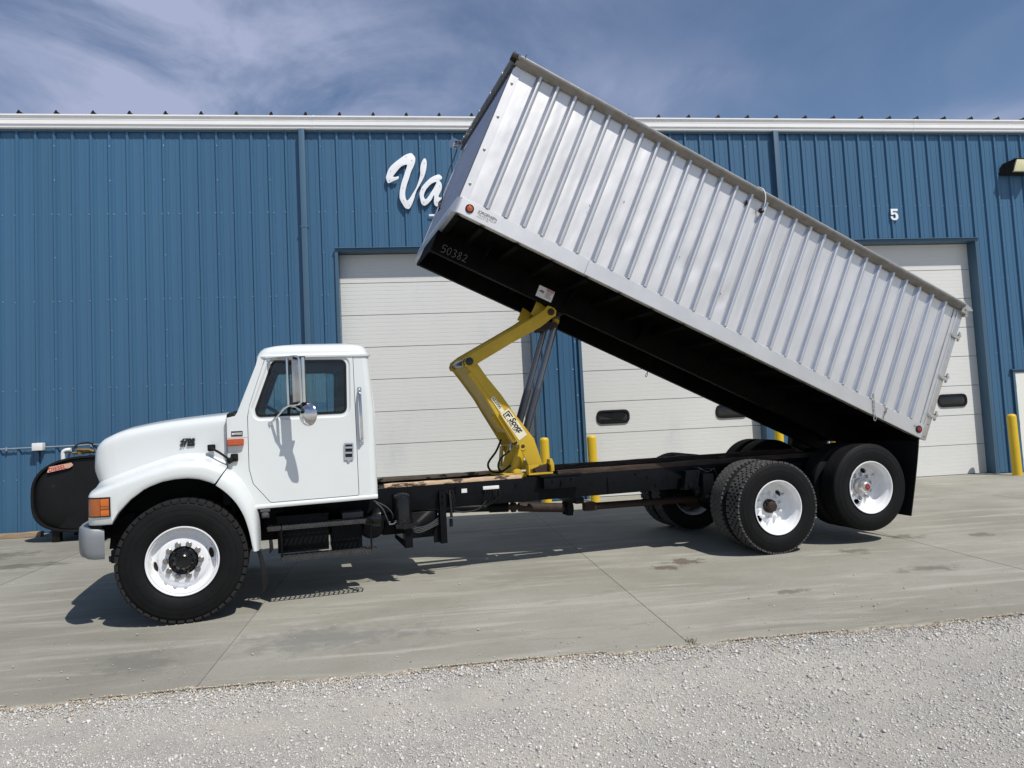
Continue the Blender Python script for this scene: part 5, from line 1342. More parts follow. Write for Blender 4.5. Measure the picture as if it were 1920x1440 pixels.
# amber turn signal wrapping the fender corner
for sy in (-1, 1):
    xs = [-.750, -.735, -.715, -.69, -.66, -.635, -.60, -.562]
    s = MB()
    bez = []
    for k, z in enumerate((0.974, 0.980, 1.060, 1.138, 1.144)):
        bez.append([(x, sy * (interp(x, YF) + (0.006 if k in (0, 4) else 0.013)), z - 0.012 * (x + .75) * 0.4) for x in xs])
    s.grid(bez); s.add(bez[0], [tuple(range(len(xs)))]); 
    for j in (0, -1): s.add([r[j] for r in bez] + [(bez[0][j][0], sy * 1.05, bez[0][j][2]), (bez[-1][j][0], sy * 1.05, bez[-1][j][2])], [(0, 1, 2, 3, 4, 6, 5)])
    tl = tp(s, 'turn_signal', M['rubbertrim'], smooth=40)
    for (a0, a1, z0, z1, m) in ((-.742, -.641, .984, 1.132, 'amberdark'), (-.637, -.571, 1.068, 1.130, 'amber'), (-.637, -.571, .984, 1.034, 'amber'), (-.637, -.571, 1.037, 1.065, 'amberdark')):
        xs2 = [a0 + (a1 - a0) * k / 6 for k in range(7)]; s = MB()
        g_ = [[(x, sy * (interp(x, YF) + .017 + .004 * (k == 1)), z) for x in xs2] for k, z in enumerate((z0, (z0 + z1) / 2, z1))]
        g0 = [[(x, sy * (interp(x, YF) + .008), z) for x in xs2] for z in (z0, z1)]
        s.grid([g0[0]] + g_ + [g0[1]])
        for j in (0, -1): s.add([g0[0][j]] + [r[j] for r in g_] + [g0[1][j]], [(0, 1, 2, 3, 4)])
        s.build('lens', M[m], tl, smooth=40)
# rear quarter of the fender, fixed to the cab
IN = [(.284, 1.176), (.365, 1.107), (.446, 1.011), (.510, .889), (.548, .76), (.567, .66), (.583, .566)]
OUT = [(.377, 1.318), (.472, 1.238), (.543, 1.125), (.606, .985), (.634, .86), (.640, .70), (.641, .560)]
for sy in (-1, 1):
    s = MB(); rows = []
    for (a, b), (c, d) in zip(catmull([(*q, 0) for q in IN], 4) and [(p.x, p.y) for p in catmull([Vector((*q, 0)) for q in IN], 4)], [(p.x, p.y) for p in catmull([Vector((*q, 0)) for q in OUT], 4)]):
        pr = []
        for t, y in ((0.03, 1.115), (0.0, 1.150), (0.04, 1.172), (0.20, 1.178), (0.45, 1.172), (0.66, 1.150), (0.82, 1.110), (0.93, 1.060), (1.0, 1.010), (1.06, .96)):
            pr.append((a + (c - a) * t, sy * y, b + (d - b) * t))
        rows.append(pr)
    s.grid(rows); s.add(rows[-1], [tuple(range(len(rows[-1])))]); s.add(rows[0], [tuple(range(len(rows[0])))])
    tp(s, 'rear_fender', M['white'], smooth=50)
    s = MB(); cxs = [(p.x, p.y) for p in catmull([Vector((*q, 0)) for q in IN], 3)]     # splash liner
    A = [(p[0] + .01, p[1] + .01) for p in cxs]
    s.grid([[(x, sy * 1.12, z) for x, z in A], [(x, sy * .62, z) for x, z in A]]); 
    B_ = [(x, interp(x, ZA) + .015) for x in (-.553, -.50, -.40, -.28, -.15, -.04, .06, .16, .25, .284)]
    s.grid([[(x, sy * 1.11, z) for x, z in B_], [(x, sy * .62, z) for x, z in B_]])
    tp(s, 'fender_liner', M['interior'], smooth=50)
# rubber seam strip between hood and cowl
s = MB(); s.bar((.3765, -.99, 1.775), (.3765, -1.0, 1.335), .004, .02, (0, 1, 0)); tp(s, 'hood_seam', M['rubbertrim'], smooth=0)
# bumper
BP = [(-.625, 1.125, .608, .862), (-.70, 1.145, .612, .872), (-.752, 1.148, .622, .880), (-.785, 1.13, .634, .885), (-.82, 1.08, .636, .886), (-.855, .98, .636, .886), (-.885, .75, .634, .886), (-.90, .4, .634, .886)]
pth = BP + [(x, -y, a, b) for x, y, a, b in [(-.90, 0, .634, .886)] + list(reversed(BP))]
s = MB(); rows = []
for i, (x, y, z0, z1) in enumerate(pth):
    p, q = pth[max(i - 1, 0)], pth[min(i + 1, len(pth) - 1)]
    t = Vector((q[0] - p[0], q[1] - p[1])).normalized(); nx, ny = t.y, -t.x            # outward
    if nx * (-1) + ny * (1 if y > 0 else -1) < 0: nx, ny = -nx, -ny
    if abs(y) > 1.1 and ny * y < 0: nx, ny = -nx, -ny
    o = lambda d, z: (x + nx * d, -(y + ny * d), z)
    zm = (z0 + z1) / 2
    rows.append([o(-.07, z1 - .004), o(-.010, z1), o(-.002, z1 - .008), o(.003, zm + .06), o(.004, zm), o(.001, zm - .07), o(-.005, z0 + .010), o(-.012, z0), o(-.07, z0 + .004)])
s.grid(rows)
for e in (0, -1): s.add(rows[e], [tuple(range(len(rows[e])))])
tp(s, 'bumper', M['bumper'], smooth=45)
s = MB(); s.box((-.80, -.42, .70), (-.55, -.34, .84)); s.box((-.80, .34, .70), (-.55, .42, .84)); s.tube([(-.60, -.98, .62), (-.56, -.99, .58), (-.575, -1.0, .555), (-.61, -1.0, .57), (-.615, -.99, .61)], .012, 8); s.box((-.60, -1.02, .55), (-.48, -.90, .66)); tp(s, 'tow_hook', M['black'], bevel=.004)
# badges and rubber hood latch
bx_ = empty('x'); bpy.data.objects.remove(bx_)
ybadge = lambda x, z: -(interp(x, YS) + .026)
bt = text('badge', '4700', 0.060, M['ink'], truck, frame((-0.032, -0.905, 1.564), (1, -.09, 0), (.0, -.0, 1)), 0.004, shear=0.25, space=1.02, bold=0.0032)
text('badge', 'DT 466E', 0.0345, M['ink'], truck, frame((-0.032, -0.905, 1.536), (1, -.09, 0), (0, 0, 1)), 0.004, shear=0.2, space=0.98, bold=0.0022)
s = MB(); s.tube(catmull([(0.245, -1.005, 1.508), (0.31, -1.03, 1.468), (0.365, -1.045, 1.425), (0.405, -1.04, 1.388)], 4), 0.011, 8)
def knob(c, sx, sz):
    s.prism(rounded([(c[0] - sx, c[2] - sz), (c[0] + sx, c[2] - sz), (c[0] + sx, c[2] + sz), (c[0] - sx, c[2] + sz)], .012), lambda a, b, t: (a, c[1] - t, b), 0, .022)
    s.prism(arc(c[0], c[2], .016, 0, 2 * PI - .3, 9), lambda a, b, t: (a, c[1] - t, b), .022, .032)
knob((0.243, -0.975, 1.512), .034, .030); knob((0.440, -1.005, 1.412), .032, .036)
s.bar((.38, -1.03, 1.375), (.425, -1.03, 1.40), .05, .03, (0, 1, 0)); s.bar((.243, -.93, 1.512), (.243, -.98, 1.512), .03, .03); s.bar((.41, -1.0, 1.39), (.41, -1.04, 1.39), .03, .03)
tp(s, 'hood_latch', M['rubbertrim'], bevel=.003)

# ---- mirrors -------------------------------------------------------------------
mr = empty('mirror', (0, 0, 0), truck)
YM = -1.265
s = MB()
pl = [(0.972, -1.215), (1.052, -1.262), (1.058, -1.245), (0.980, -1.198)]
s.prism(pl, lambda a, b, t: (a, b, t), 1.893, 2.298)
s.build('mirror_head', M['alu'], mr, bevel=0.004)
s = MB(); s.tube([(1.070, YM - .005, 1.890), (1.070, YM - .005, 2.300)], 0.0225, 18); s.build('mirror_edge', M['chrome'], mr)
s = MB(); s.box((0.985, -1.275, 2.288), (1.095, -1.20, 2.312)); s.box((0.975, -1.28, 1.872), (1.085, -1.20, 1.892)); s.build('head_cap', M['rubbertrim'], mr, bevel=.004)
s = MB()
s.tube(catmull([(0.770, -.985, 2.316), (0.80, -1.02, 2.318), (0.93, -1.19, 2.312), (1.00, -1.27, 2.312), (1.032, -1.29, 2.300), (1.040, -1.295, 2.25), (1.046, -1.295, 2.0), (1.046, -1.295, 1.885)], 4), 0.0105, 10)
s.tube([(0.932, -1.19, 2.310), (0.936, -1.20, 1.865)], 0.0125, 10)
s.tube([(0.770, -.990, 1.716), (0.80, -1.03, 1.742), (0.90, -1.17, 1.848), (0.936, -1.20, 1.866), (0.985, -1.24, 1.868), (1.046, -1.29, 1.885)], 0.0105, 10)
s.tube([(0.946, -1.21, 1.868), (1.00, -1.24, 1.85), (1.06, -1.275, 1.80)], 0.0105, 8)
s.tube([(0.78, -.98, 2.31), (0.93, -.985, 2.318), (1.03, -.985, 2.316)], 0.008, 8)
for x, z in ((0.768, 2.316), (0.764, 1.708), (1.065, 2.318)):
    s.prism(rounded([(x - .020, z - .020), (x + .020, z - .020), (x + .020, z + .016), (x - .020, z + .016)], .008), lambda a, b, t: (a, -(yside(b) + t), b), 0, .008); hexnut(s, (x, -(yside(z) + .008), z), .011, .010)
s.build('mirror_arm', M['chrome'], mr)
s = MB(); prof = [(0.0, .050), (.04, .046), (.075, .034), (.098, .014), (.108, 0.0), (.110, -.006), (.106, -.010), (.05, -.012), (0, -.012)]
s.lathe(prof, 36)
cm = s.build('convex_mirror', M['chrome'], mr, smooth=50); cm.location = (1.100, -1.285, 1.778); cm.rotation_euler = (0.0, 0.10, -0.82)
s = MB(); s.cyl((1.045, -1.305, 1.812), (1.075, -1.30, 1.80), .022, 14); s.build('clamp', M['rubbertrim'], mr)
m2 = copy_tree(mr, truck); m2.scale = (1, -1, 1)
# ---- grain box, tipped 24.7 degrees about its rear hinge -------------------------------
TH = math.radians(24.693)
LB, HB = 6.09, 1.70
s = MB()
s.box((0.02, -1.19, 0.060), (LB - .02, 1.19, 0.085))                       # floor
s.box((0.02, 1.165, 0.085), (LB - .04, 1.19, HB))                          # far side wall
box = s.build('dump_box', M['under'], truck, smooth=0, loc=(2.558, 0, 3.717))
box.rotation_euler = (0, TH, 0)
def bp(s, name, m, **k): return s.build(name, m, box, **k)
# near side skin, gently dented
s = MB(); rows = []
na, nb = 170, 34
dents = [(2.55, .62, .10, .016), (3.05, .42, .06, .014), (2.90, .72, .05, -.008), (1.75, .55, .07, .008), (4.55, .55, .12, .006), (1.1, 1.0, .2, .006), (2.2, .9, .25, .006), (3.4, 1.1, .3, .006), (5.2, .8, .3, .005), (4.1, 1.25, .15, .006), (0.7, .5, .15, .006), (3.1, .55, .04, .010)]
for i in range(na + 1):
    a = 0.02 + (LB - 0.06) * i / na; col = []
    for j in range(nb + 1):
        b = 0.12 + (HB - 0.12) * j / nb
        y = -1.204 + sum(d * math.exp(-((a - da) ** 2 + (b - db) ** 2) / (2 * r * r)) for da, db, r, d in dents)
        y += 0.004 * math.sin(a * 30.37 + .4) * math.sin(PI * (b - .12) / (HB - .12)) * math.sin(a * 2.3)
        col.append((a, y, b))
    rows.append(col)
s.grid(rows)
side = bp(s, 'side_panel', M['silver'], smooth=60, fix=True)
# pressed ribs
RP = [(-.042, 0.0), (-.038, .0015), (-.033, .006), (-.018, .031), (-.014, .035), (-.008, .0365), (.006, .0365), (.012, .035), (.016, .031), (.028, .005), (.034, 0.0)]
rib0 = None
for k in range(28):
    a = 0.292 + 0.2069 * k
    if rib0 is None:
        s = MB(); rr = [[(x, -y, b) for x, y in RP] for b in (0.168, 0.6, 1.15, 1.70)]
        s.grid(rr); s.add(rr[0], [tuple(range(len(RP)))])
        rib0 = bp(s, 'rib', M['rib'], smooth=50); r = rib0
    else: r = copy_obj(rib0, box)
    r.location = (a, -1.207 + random.uniform(-.001, .001), random.uniform(-.002, .002)); r.rotation_euler = (0, random.uniform(-.0015, .0015), 0)
# bottom rail, wrapping round the front corner
def rail(name, pts, m, **k):
    s = MB(); rows = []
    pf = [(0.0, 0.166), (0.0148, 0.166), (0.016, 0.1648), (0.016, 0.006), (0.012, 0.000), (-0.05, 0.000), (-0.05, 0.010), (0.004, 0.012)]
    for (x, y, nx, ny) in pts: rows.append([(x + nx * d, y + ny * d, b) for d, b in pf])
    s.grid(rows, close=True); s.add(rows[0], [tuple(range(len(pf)))]); s.add(rows[-1], [tuple(range(len(pf)))])
    return bp(s, name, m, **k)
yR = -1.219
rail('bottom_rail', [(LB, yR, 0, -1), (1.48, yR, 0, -1)], M['silver2'], smooth=0)
CR = [(0.055 - .057 * math.sin(q), yR + .05 - .05 * math.cos(q), -math.sin(q), -math.cos(q)) for q in [PI / 2 * k / 7 for k in range(8)]]
rail('bottom_rail', [(1.476, yR, 0, -1)] + CR + [(-.002, -.95, -1, 0)], M['silver2'], smooth=16)
rail('front_rail', [(-.002, -.947, -1, 0), (-.002, 1.17, -1, 0), (.018, 1.207, -.55, .83), (.055, 1.219, 0, 1)], M['silver2'], smooth=40)
rail('far_rail', [(.058, 1.219, 0, 1), (LB, 1.219, 0, 1)], M['silver2'], smooth=40)
# front corner: bolted flange on the side, square return on the front
s = MB(); s.box((0.0, -1.2125, .168), (0.088, -1.2055, 1.640)); s.add([(0, -1.2125, 1.64), (.088, -1.2125, 1.64), (.07, -1.2125, 1.68), (0.02, -1.2125, 1.69), (0, -1.2055, 1.64), (.088, -1.2055, 1.64), (.07, -1.2055, 1.68), (0.02, -1.2055, 1.69)], [(0, 1, 2, 3), (7, 6, 5, 4), (0, 1, 5, 4), (1, 2, 6, 5), (2, 3, 7, 6), (3, 0, 4, 7)])
bp(s, 'corner_flange', M['silver2'], smooth=0)
s = MB(); s.box((-.004, -1.2050, .168), (-.0005, -1.145, 1.66)); bp(s, 'corner_channel', M['darkchannel'], smooth=0)
s = MB()
for b in (.33, .72, 1.10, 1.49): s.lathe([(0, .008), (.010, .007), (.014, .002), (.016, 0)], 10, (.045, -1.2125, b)); 
bp(s, 'flange_bolt', M['steel'])
s = MB(); rows = []
pr = []; y = -1.145; 
while y < 1.14:
    pr += [(0.006, y), (0.006, y + .036)] + [(0.006 - .011 * math.sin(PI * q / 8), y + .038 + .040 * q / 8) for q in range(9)]; y += .088
rows = [[(x, yy, b) for x, yy in pr] for b in (.165, .9, 1.70)]
s.grid(rows); bp(s, 'front_panel', M['frontrib'], smooth=40, fix=False)
s = MB(); s.box((.022, -1.19, .085), (.03, 1.165, 1.70)); s.box((-.004, 1.10, .165), (.03, 1.195, 1.70)); bp(s, 'front_wall', M['silver2'], smooth=0)
# top rails: rolled section standing proud of the skin
TP = [(0.0, 1.690), (.018, 1.686), (.088, 1.722), (.098, 1.738), (.098, 1.752), (.090, 1.757), (.076, 1.766), (.030, 1.778), (.004, 1.778), (0.0, 1.770), (-.06, 1.770), (-.06, 1.690)]
def toprail(name, rows, **k):
    s = MB(); s.grid(rows, close=True); n = len(rows[0]); s.add(rows[0], [tuple(range(n))]); s.add(rows[-1], [tuple(range(n))]); return bp(s, name, M['dullalu'], **k)
toprail('top_rail', [[(a, -1.205 - d, b) for d, b in TP] for a in (-.005, LB + .02)], smooth=35)
toprail('top_rail', [[(a, 1.195 + d, b) for d, b in TP] for a in (-.005, LB + .02)], smooth=35)
s = MB(); s.box((.02, -1.2985, 1.7525), (LB + .02, -1.280, 1.7655)); bp(s, 'rail_bead', M['alu'], smooth=0)
toprail('front_top_rail', [[(.012 - d * .75, y, b + (.0 if d < .05 else -.006)) for d, b in TP] for y in (-1.20, 1.19)], smooth=35)
s = MB(); s.box((-.030, -1.19, 1.640), (.0, 1.18, 1.688)); bp(s, 'front_recess_shade', M['darkchannel'], smooth=0)  # dark box standing in for the shaded recess under the front top rail
s = MB(); s.box((-.070, -1.285, 1.712), (.012, -1.204, 1.768)); s.box((-.055, -1.27, 1.7685), (-.051, -1.20, 1.800)); s.box((.06, -1.304, 1.758), (.067, -1.28, 1.80)); bp(s, 'corner_cap', M['bronze'], bevel=.008, smooth=30)
s = MB()
for y in (-.9, -.4, .1, .55, .95): s.lathe([(0, .010), (.012, .009), (.018, .002)], 10, (-.053, y, 1.73)); s.cyl((-.066, y, 1.715), (-.05, y, 1.715), .014, 10)
bp(s, 'rail_bolt', M['alu'])
# underside: sills, cross members, apron plates
for y in (-.43, .36):
    s = MB(); s.box((0.0, y, -.235), (LB, y + .008, .058)); s.box((0.0, y + .008, -.235), (LB, y + .07, -.226)); bp(s, 'long_sill', M['under'], bevel=.002)
k = 0
for a in [.03] + [.30 + .406 * q for q in range(15)]:
    s = MB(); s.box((a, -1.19, -.035), (a + .008, -.43, .058)); s.box((a + .008, -1.19, -.035), (a + .05, -.43, -.029)); bp(s, 'cross_member', M['under'], smooth=0)
    s = MB(); s.box((a, .43, -.035), (a + .008, 1.19, .058)); s.box((a + .008, .43, -.035), (a + .05, 1.19, -.029)); bp(s, 'cross_member', M['under'], smooth=0)
    if k % 3 == 0:
        s = MB(); s.box((a, -.42, -.10), (a + .06, .36, .058)); bp(s, 'cross_member', M['under'], smooth=0)
    k += 1
for a in (.55, 1.62, 2.58):
    s = MB(); s.add([(a, -.432, -.20), (a + .01, -.432, -.20), (a + .01, -.432, .05), (a, -.432, .05), (a, -.75, .02), (a + .01, -.75, .02), (a + .01, -.75, .05), (a, -.75, .05)], [(0, 1, 2, 3), (7, 6, 5, 4), (0, 4, 5, 1), (1, 5, 6, 2), (2, 6, 7, 3), (3, 7, 4, 0)]); bp(s, 'gusset', M['under'], smooth=0)
s = MB(); s.box((-.012, -.45, -.235), (0.0, .45, .0)); bp(s, 'front_bolster', M['under'], smooth=0)
s = MB()
for y in (-.47, .40): s.box((5.62, y, -.33), (5.98, y + .05, -.236)); 
s.cyl((5.90, -.50, -.29), (5.90, .50, -.29), .03, 14); bp(s, 'hinge_bracket', M['black'], bevel=.004)
s = MB(); s.box((5.99, -1.19, -.04), (LB, 1.19, .058)); bp(s, 'rear_sill', M['under'], smooth=0)
# tailgate and its hinges
s = MB(); s.box((LB + .012, -1.20, .0), (LB + .045, 1.20, 1.69)); s.box((LB + .012, -1.225, .005), (LB + .085, -1.185, 1.70)); s.box((LB + .012, 1.185, .005), (LB + .085, 1.225, 1.70))
for b in (.02, .55, 1.1, 1.62): s.box((LB + .046, -1.18, b), (LB + .08, 1.18, b + .07))
bp(s, 'tailgate', M['alu'], bevel=.004, smooth=30)
s = MB(); s.box((LB - .045, -1.2145, .17), (LB - .002, -1.2075, 1.685)); s.box((LB - .002, -1.226, .17), (LB + .011, -1.19, 1.685)); bp(s, 'rear_post', M['silver2'], smooth=0)
for b in (.31, .805, 1.352):
    s = MB(); s.box((LB + .0, -1.243, b - .020), (LB + .125, -1.2265, b + .022)); s.box((LB + .105, -1.243, b + .022), (LB + .140, -1.20, b + .050)); s.cyl((LB + .122, -1.222, b - .035), (LB + .122, -1.222, b + .085), .014, 12); s.lathe([(0, .008), (.010, .007), (.014, 0)], 8, (LB + .02, -1.243, b))
    bp(s, 'gate_hinge', M['alu'], bevel=.003, smooth=30)
s = MB(); s.box((LB + .01, -1.27, 1.66), (LB + .10, -1.20, 1.775)); s.cyl((LB + .13, -1.26, 1.745), (LB + .13, -1.20, 1.745), .028, 16); s.cyl((LB + .11, -1.255, 1.66), (LB + .11, -1.20, 1.66), .024, 14); s.bar((LB + .05, -1.262, 1.70), (LB + .15, -1.262, 1.735), .02, .05, (0, 1, 0)); s.cyl((LB + .06, -1.275, 1.73), (LB + .06, -1.20, 1.73), .016, 12); s.cyl((LB + .03, -1.25, 1.78), (LB + .03, -1.25, 1.80), .012, 8)
bp(s, 'gate_latch', M['alu'], bevel=.004, smooth=30)
s = MB(); s.lathe([(0, .007), (.010, .006), (.013, 0)], 10, (LB + .05, -1.225, .20)); s.lathe([(0, .007), (.010, .006), (.013, 0)], 10, (LB + .045, -1.225, .045)); bp(s, 'gate_bolt', M['steel'])
# lamps and lettering on the rail
def round_lamp(a, b, m, nm):
    s = MB(); s.lathe([(.044, 0), (.044, .008), (.038, .013), (.033, .012), (.0325, .004)], 28, (a, -1.235, b)); s.lathe([(.0325, .006), (.030, .012), (.018, .016), (0, .0175)], 28, (a, -1.235, b), m=1); s.lathe([(0.010, .0160), (.008, .0195), (0, .0205)], 14, (a, -1.235, b), m=1)
    bp(s, nm, [M['rubbertrim'], M[m]])
round_lamp(.133, .088, 'orange', 'side_marker'); round_lamp(6.022, .090, 'red', 'tail_marker')
s = MB(); 
for q in range(4): s.box((5.945 + .016 * q, -1.2365, .085 + .004 * q), (5.952 + .016 * q, -1.2345, .118 - .006 * (q % 2)))
s.box((5.94, -1.2367, .106), (6.0, -1.2345, .110)); bp(s, 'wire_marks', M['inkgrey'], smooth=0)
fr = lambda a, b, sl=0.0: frame((a, -1.2358, b), (1, 0, sl), (0, 0, 1))
jr = text('dealer_name', 'JORGENSEN', 0.040, M['ink'], box, fr(.222, .092), 0.0003, space=.93, bold=.0004)
text('dealer_name', 'TRUCK & EQUIP', 0.031, M['inkgrey'], box, fr(.226, .064), 0.0003, space=.9)
text('dealer_name', 'OMAHA, NE   1-800', 0.015, M['inkgrey'], box, fr(.224, .045), 0.0003)
sn = lambda a, b: frame((a, -.4312, b), (1, 0, 0), (0, 0, 1))
def chalk(strokes, name):
    s = MB()
    for st_ in strokes: s.tube(catmull([(x, -.4315, z) for x, z in st_], 4), .0024, 5)
    return bp(s, name, M['chalk'])
ch = []; x = .105; hgt = .085; w_ = .048
def digit(d, x, z):
    D = {'5': [[(1, 1), (.2, 1), (.12, .55), (.6, .62), (.9, .35), (.6, .02), (.0, .05)]], '0': [[(.5, 1), (.1, .7), (.15, .2), (.55, .0), (.9, .35), (.85, .8), (.5, 1)]], '3': [[(.1, .9), (.55, 1), (.85, .78), (.45, .55), (.9, .3), (.55, 0), (.05, .08)]], '8': [[(.5, .52), (.15, .75), (.5, 1), (.8, .76), (.5, .52), (.1, .25), (.5, 0), (.88, .26), (.5, .52)]], '2': [[(.1, .78), (.45, 1), (.85, .75), (.5, .35), (.05, .02), (.4, .08), (1.05, .0)]]}
    return [[(x + px * w_, z + pz * hgt) for px, pz in st_] for st_ in D[d]]
for d in '50382': ch += digit(d, x, -.205 + (x - .1) * .03); x += .062
chalk(ch, 'chalk_number')
s = MB(); s.box((1.272, -.4335, -.196), (1.470, -.4305, -.064)); wd = bp(s, 'warning_decal', M['decalwhite'], smooth=0)
s = MB(); s.box((1.372, -.4350, -.090), (1.462, -.4336, -.070)); s.build('red_band', M['inkred'], wd, smooth=0)
text('word', 'WARNING', .0165, M['decalwhite'], wd, frame((1.376, -.4356, -.0865), (1, 0, 0), (0, 0, 1)), 0.0002)
s = MB()
for q in range(6): s.box((1.375, -.4346, -.104 - .013 * q), (1.375 + random.uniform(.055, .085), -.4337, -.099 - .013 * q))
s.add([(1.285, -.4346, -.128), (1.315, -.4346, -.105), (1.352, -.4346, -.112), (1.356, -.4346, -.132), (1.335, -.4346, -.138), (1.285, -.4338, -.128), (1.315, -.4338, -.105), (1.352, -.4338, -.112), (1.356, -.4338, -.132), (1.335, -.4338, -.138)], [(0, 1, 2, 3, 4), (9, 8, 7, 6, 5)])
s.build('small_print', M['inkgrey'], wd, smooth=0)
# work lamp on the front, its cable, the tarp strap and the gate chain
wk = empty('work_lamp', (-.10, .98, 1.60), box)
s = MB(); s.tube([(-.085, 0, 0), (-.078, 0, 0), (-.02, 0, 0), (.02, 0, 0), (.035, 0, 0)], [.060, .066, .062, .05, .02], 20); s.build('lamp_body', M['chrome'], wk)
s = MB(); s.lathe([(0, -.082), (.056, -.080)], 20, (0, 0, 0), 'x'); s.build('lamp_lens', M['decalwhite'], wk)
s = MB(); s.bar((.01, 0, -.02), (.10, -.02, .06), .02, .03); s.cyl((-.02, -.07, 0), (-.02, .07, 0), .012, 10); s.build('lamp_bracket', M['steel'], wk)
wk.rotation_euler = (0, -.35, .35)
s = MB(); s.tube(catmull([(-.08, .96, 1.53), (-.07, .94, 1.38), (-.075, .90, 1.20), (-.06, .84, 1.02), (-.055, .74, .86), (-.03, .60, .70), (-.02, .52, .52)], 4), .0075, 6); s.tube(catmull([(-.03, .60, .70), (-.05, .55, .62), (-.02, .50, .55)], 3), .012, 6); bp(s, 'lamp_cable', M['rubbertrim'])
s = MB(); s.tube(catmull([(3.00, -1.20, 1.795), (3.02, -1.25, 1.800), (3.06, -1.30, 1.765), (3.10, -1.315, 1.69), (3.125, -1.30, 1.61), (3.14, -1.262, 1.56)], 5), .0065, 8); bp(s, 'tarp_cord', M['decalwhite'])
s = MB()
for a, b in ((3.12, 1.568), (3.150, 1.560), (3.135, 1.548)): s.lathe([(0, .022), (.016, .018), (.018, 0), (.012, -.012)], 12, (a, -1.25, b))
s.bar((3.105, -1.255, 1.545), (3.165, -1.255, 1.570), .02, .02); s.tube([(2.945, -1.215, 1.60), (2.948, -1.235, 1.575), (2.945, -1.215, 1.555)], .012, 8)
bp(s, 'cord_hook', M['rubbertrim'])
s = MB(); p = Vector((5.262, -1.248, .225)); d = Vector((.0, 0, -1)); up_l = Vector((-math.sin(TH), 0, -math.cos(TH)))
s.tube([(5.262, -1.21, .235), (5.262, -1.252, .232), (5.262, -1.252, .215)], .006, 8)
chain_dir = Vector((math.sin(TH) * 1.0, 0, -math.cos(TH))).normalized()
pos = p.copy()
for q in range(9):
    c = pos + chain_dir * .014; t = Vector((0, 1, 0)) if q % 2 else chain_dir.cross(Vector((0, 1, 0)))
    s.tube([c + chain_dir * math.cos(g) * .017 + t * math.sin(g) * .010 for g in [2 * PI * k / 12 for k in range(13)]], .0032, 6, caps=False); pos += chain_dir * .026
c = pos + chain_dir * .035; t = chain_dir.cross(Vector((0, 1, 0)))
s.tube([c + chain_dir * math.cos(g) * .040 + t * math.sin(g) * (.020 if math.cos(g) > 0 else .012) for g in [2 * PI * k / 16 for k in range(17)]], .0048, 8, caps=False)
bp(s, 'gate_chain', M['chrome'])
s = MB(); s.tube(catmull([(5.475, -1.24, .145), (5.49, -1.245, .150), (5.505, -1.245, .140), (5.50, -1.245, .09), (5.495, -1.24, .03), (5.505, -1.238, .02)], 4), .005, 6); s.bar((5.485, -1.24, .10), (5.515, -1.24, .10), .01, .02); bp(s, 'chain_hook', M['steel'])
s = MB()
for a, b, r in [(1.335, 1.03, .010), (1.262, .70, .010), (1.61, .93, .008), (1.33, .86, .007), (2.42, .66, .008), (3.02, .50, .010)]: s.tube([(a, -1.2385 if (a in (1.335, 1.262)) else -1.209, b), (a + r, -1.2385 if (a in (1.335, 1.262)) else -1.209, b - r * 1.8)], .003, 5)
bp(s, 'scuff', M['ink'])
s = MB(); s.cyl((3.6, 1.22, -.03), (3.6, 1.22, -.055), .006, 6); s.tube([Vector((3.6 + .012 * math.sin(g), 1.22, -.085 + .028 * math.cos(g))) for g in [2 * PI * k / 12 for k in range(13)]], .004, 6, caps=False); bp(s, 'rail_hook', M['rubbertrim'])

# ---- yellow scissor hoist ---------------------------------------------------------------
hoist = empty('hoist', (0, 0, 0), truck)
def hp(s, name, m, **k): return s.build(name, m, hoist, **k)
LOW = rounded([(2.785, 2.270), (2.850, 2.312), (2.930, 2.262), (3.038, 2.100), (3.189, 1.906), (3.337, 1.683), (3.545, 1.401), (3.640, 1.085), (3.478, 1.085), (3.362, 1.352), (3.166, 1.690), (3.065, 1.872), (2.920, 2.085)], [.03, .03, .02, 0, 0, 0, .03, 0, 0, 0, 0, 0, 0], 4)
for y0 in (-.400, .380):
    s = MB(); s.plate(LOW, y0, y0 + .020); hp(s, 'lower_arm', M['yellow'], bevel=.003, smooth=30)
def skin(path, y0, y1, t, d):
    s = MB(); rows = []
    for i, (x, z) in enumerate(path):
        p, q = path[max(i - 1, 0)], path[min(i + 1, len(path) - 1)]
        tx, tz = q[0] - p[0], q[1] - p[1]; l = math.hypot(tx, tz); nx, nz = -tz / l, tx / l
        if nx < 0: nx, nz = -nx, -nz
        rows.append([(x + nx * d, y0, z + nz * d), (x + nx * d, y1, z + nz * d), (x + nx * (d + t), y1, z + nz * (d + t)), (x + nx * (d + t), y0, z + nz * (d + t))])
    s.grid(rows, close=True); s.add(rows[0], [(0, 1, 2, 3)]); s.add(rows[-1], [(3, 2, 1, 0)]); return s
EDGE = [(2.815, 2.235), (2.920, 2.085), (3.065, 1.872), (3.166, 1.690), (3.300, 1.465)]
hp(skin(EDGE, -.379, .379, .012, .012), 'arm_cover', M['yellow'], bevel=.002)
hp(skin([(2.86, 2.172), (2.920, 2.085), (3.065, 1.872), (3.166, 1.690), (3.345, 1.385)], -.395, -.30, .05, -.045), 'arm_channel', M['yellow'], bevel=.004)
s = MB(); s.bar((3.105, -.30, 1.68), (3.205, -.30, 1.525), .05, .04, (0, 1, 0)); hp(s, 'arm_stop', M['yellow'], bevel=.006)
s = MB(); s.bar((3.16, -.37, 1.70), (3.33, -.37, 1.41), .012, .10, (0, 1, 0)); hp(s, 'arm_tab', M['yellow'], bevel=.003)
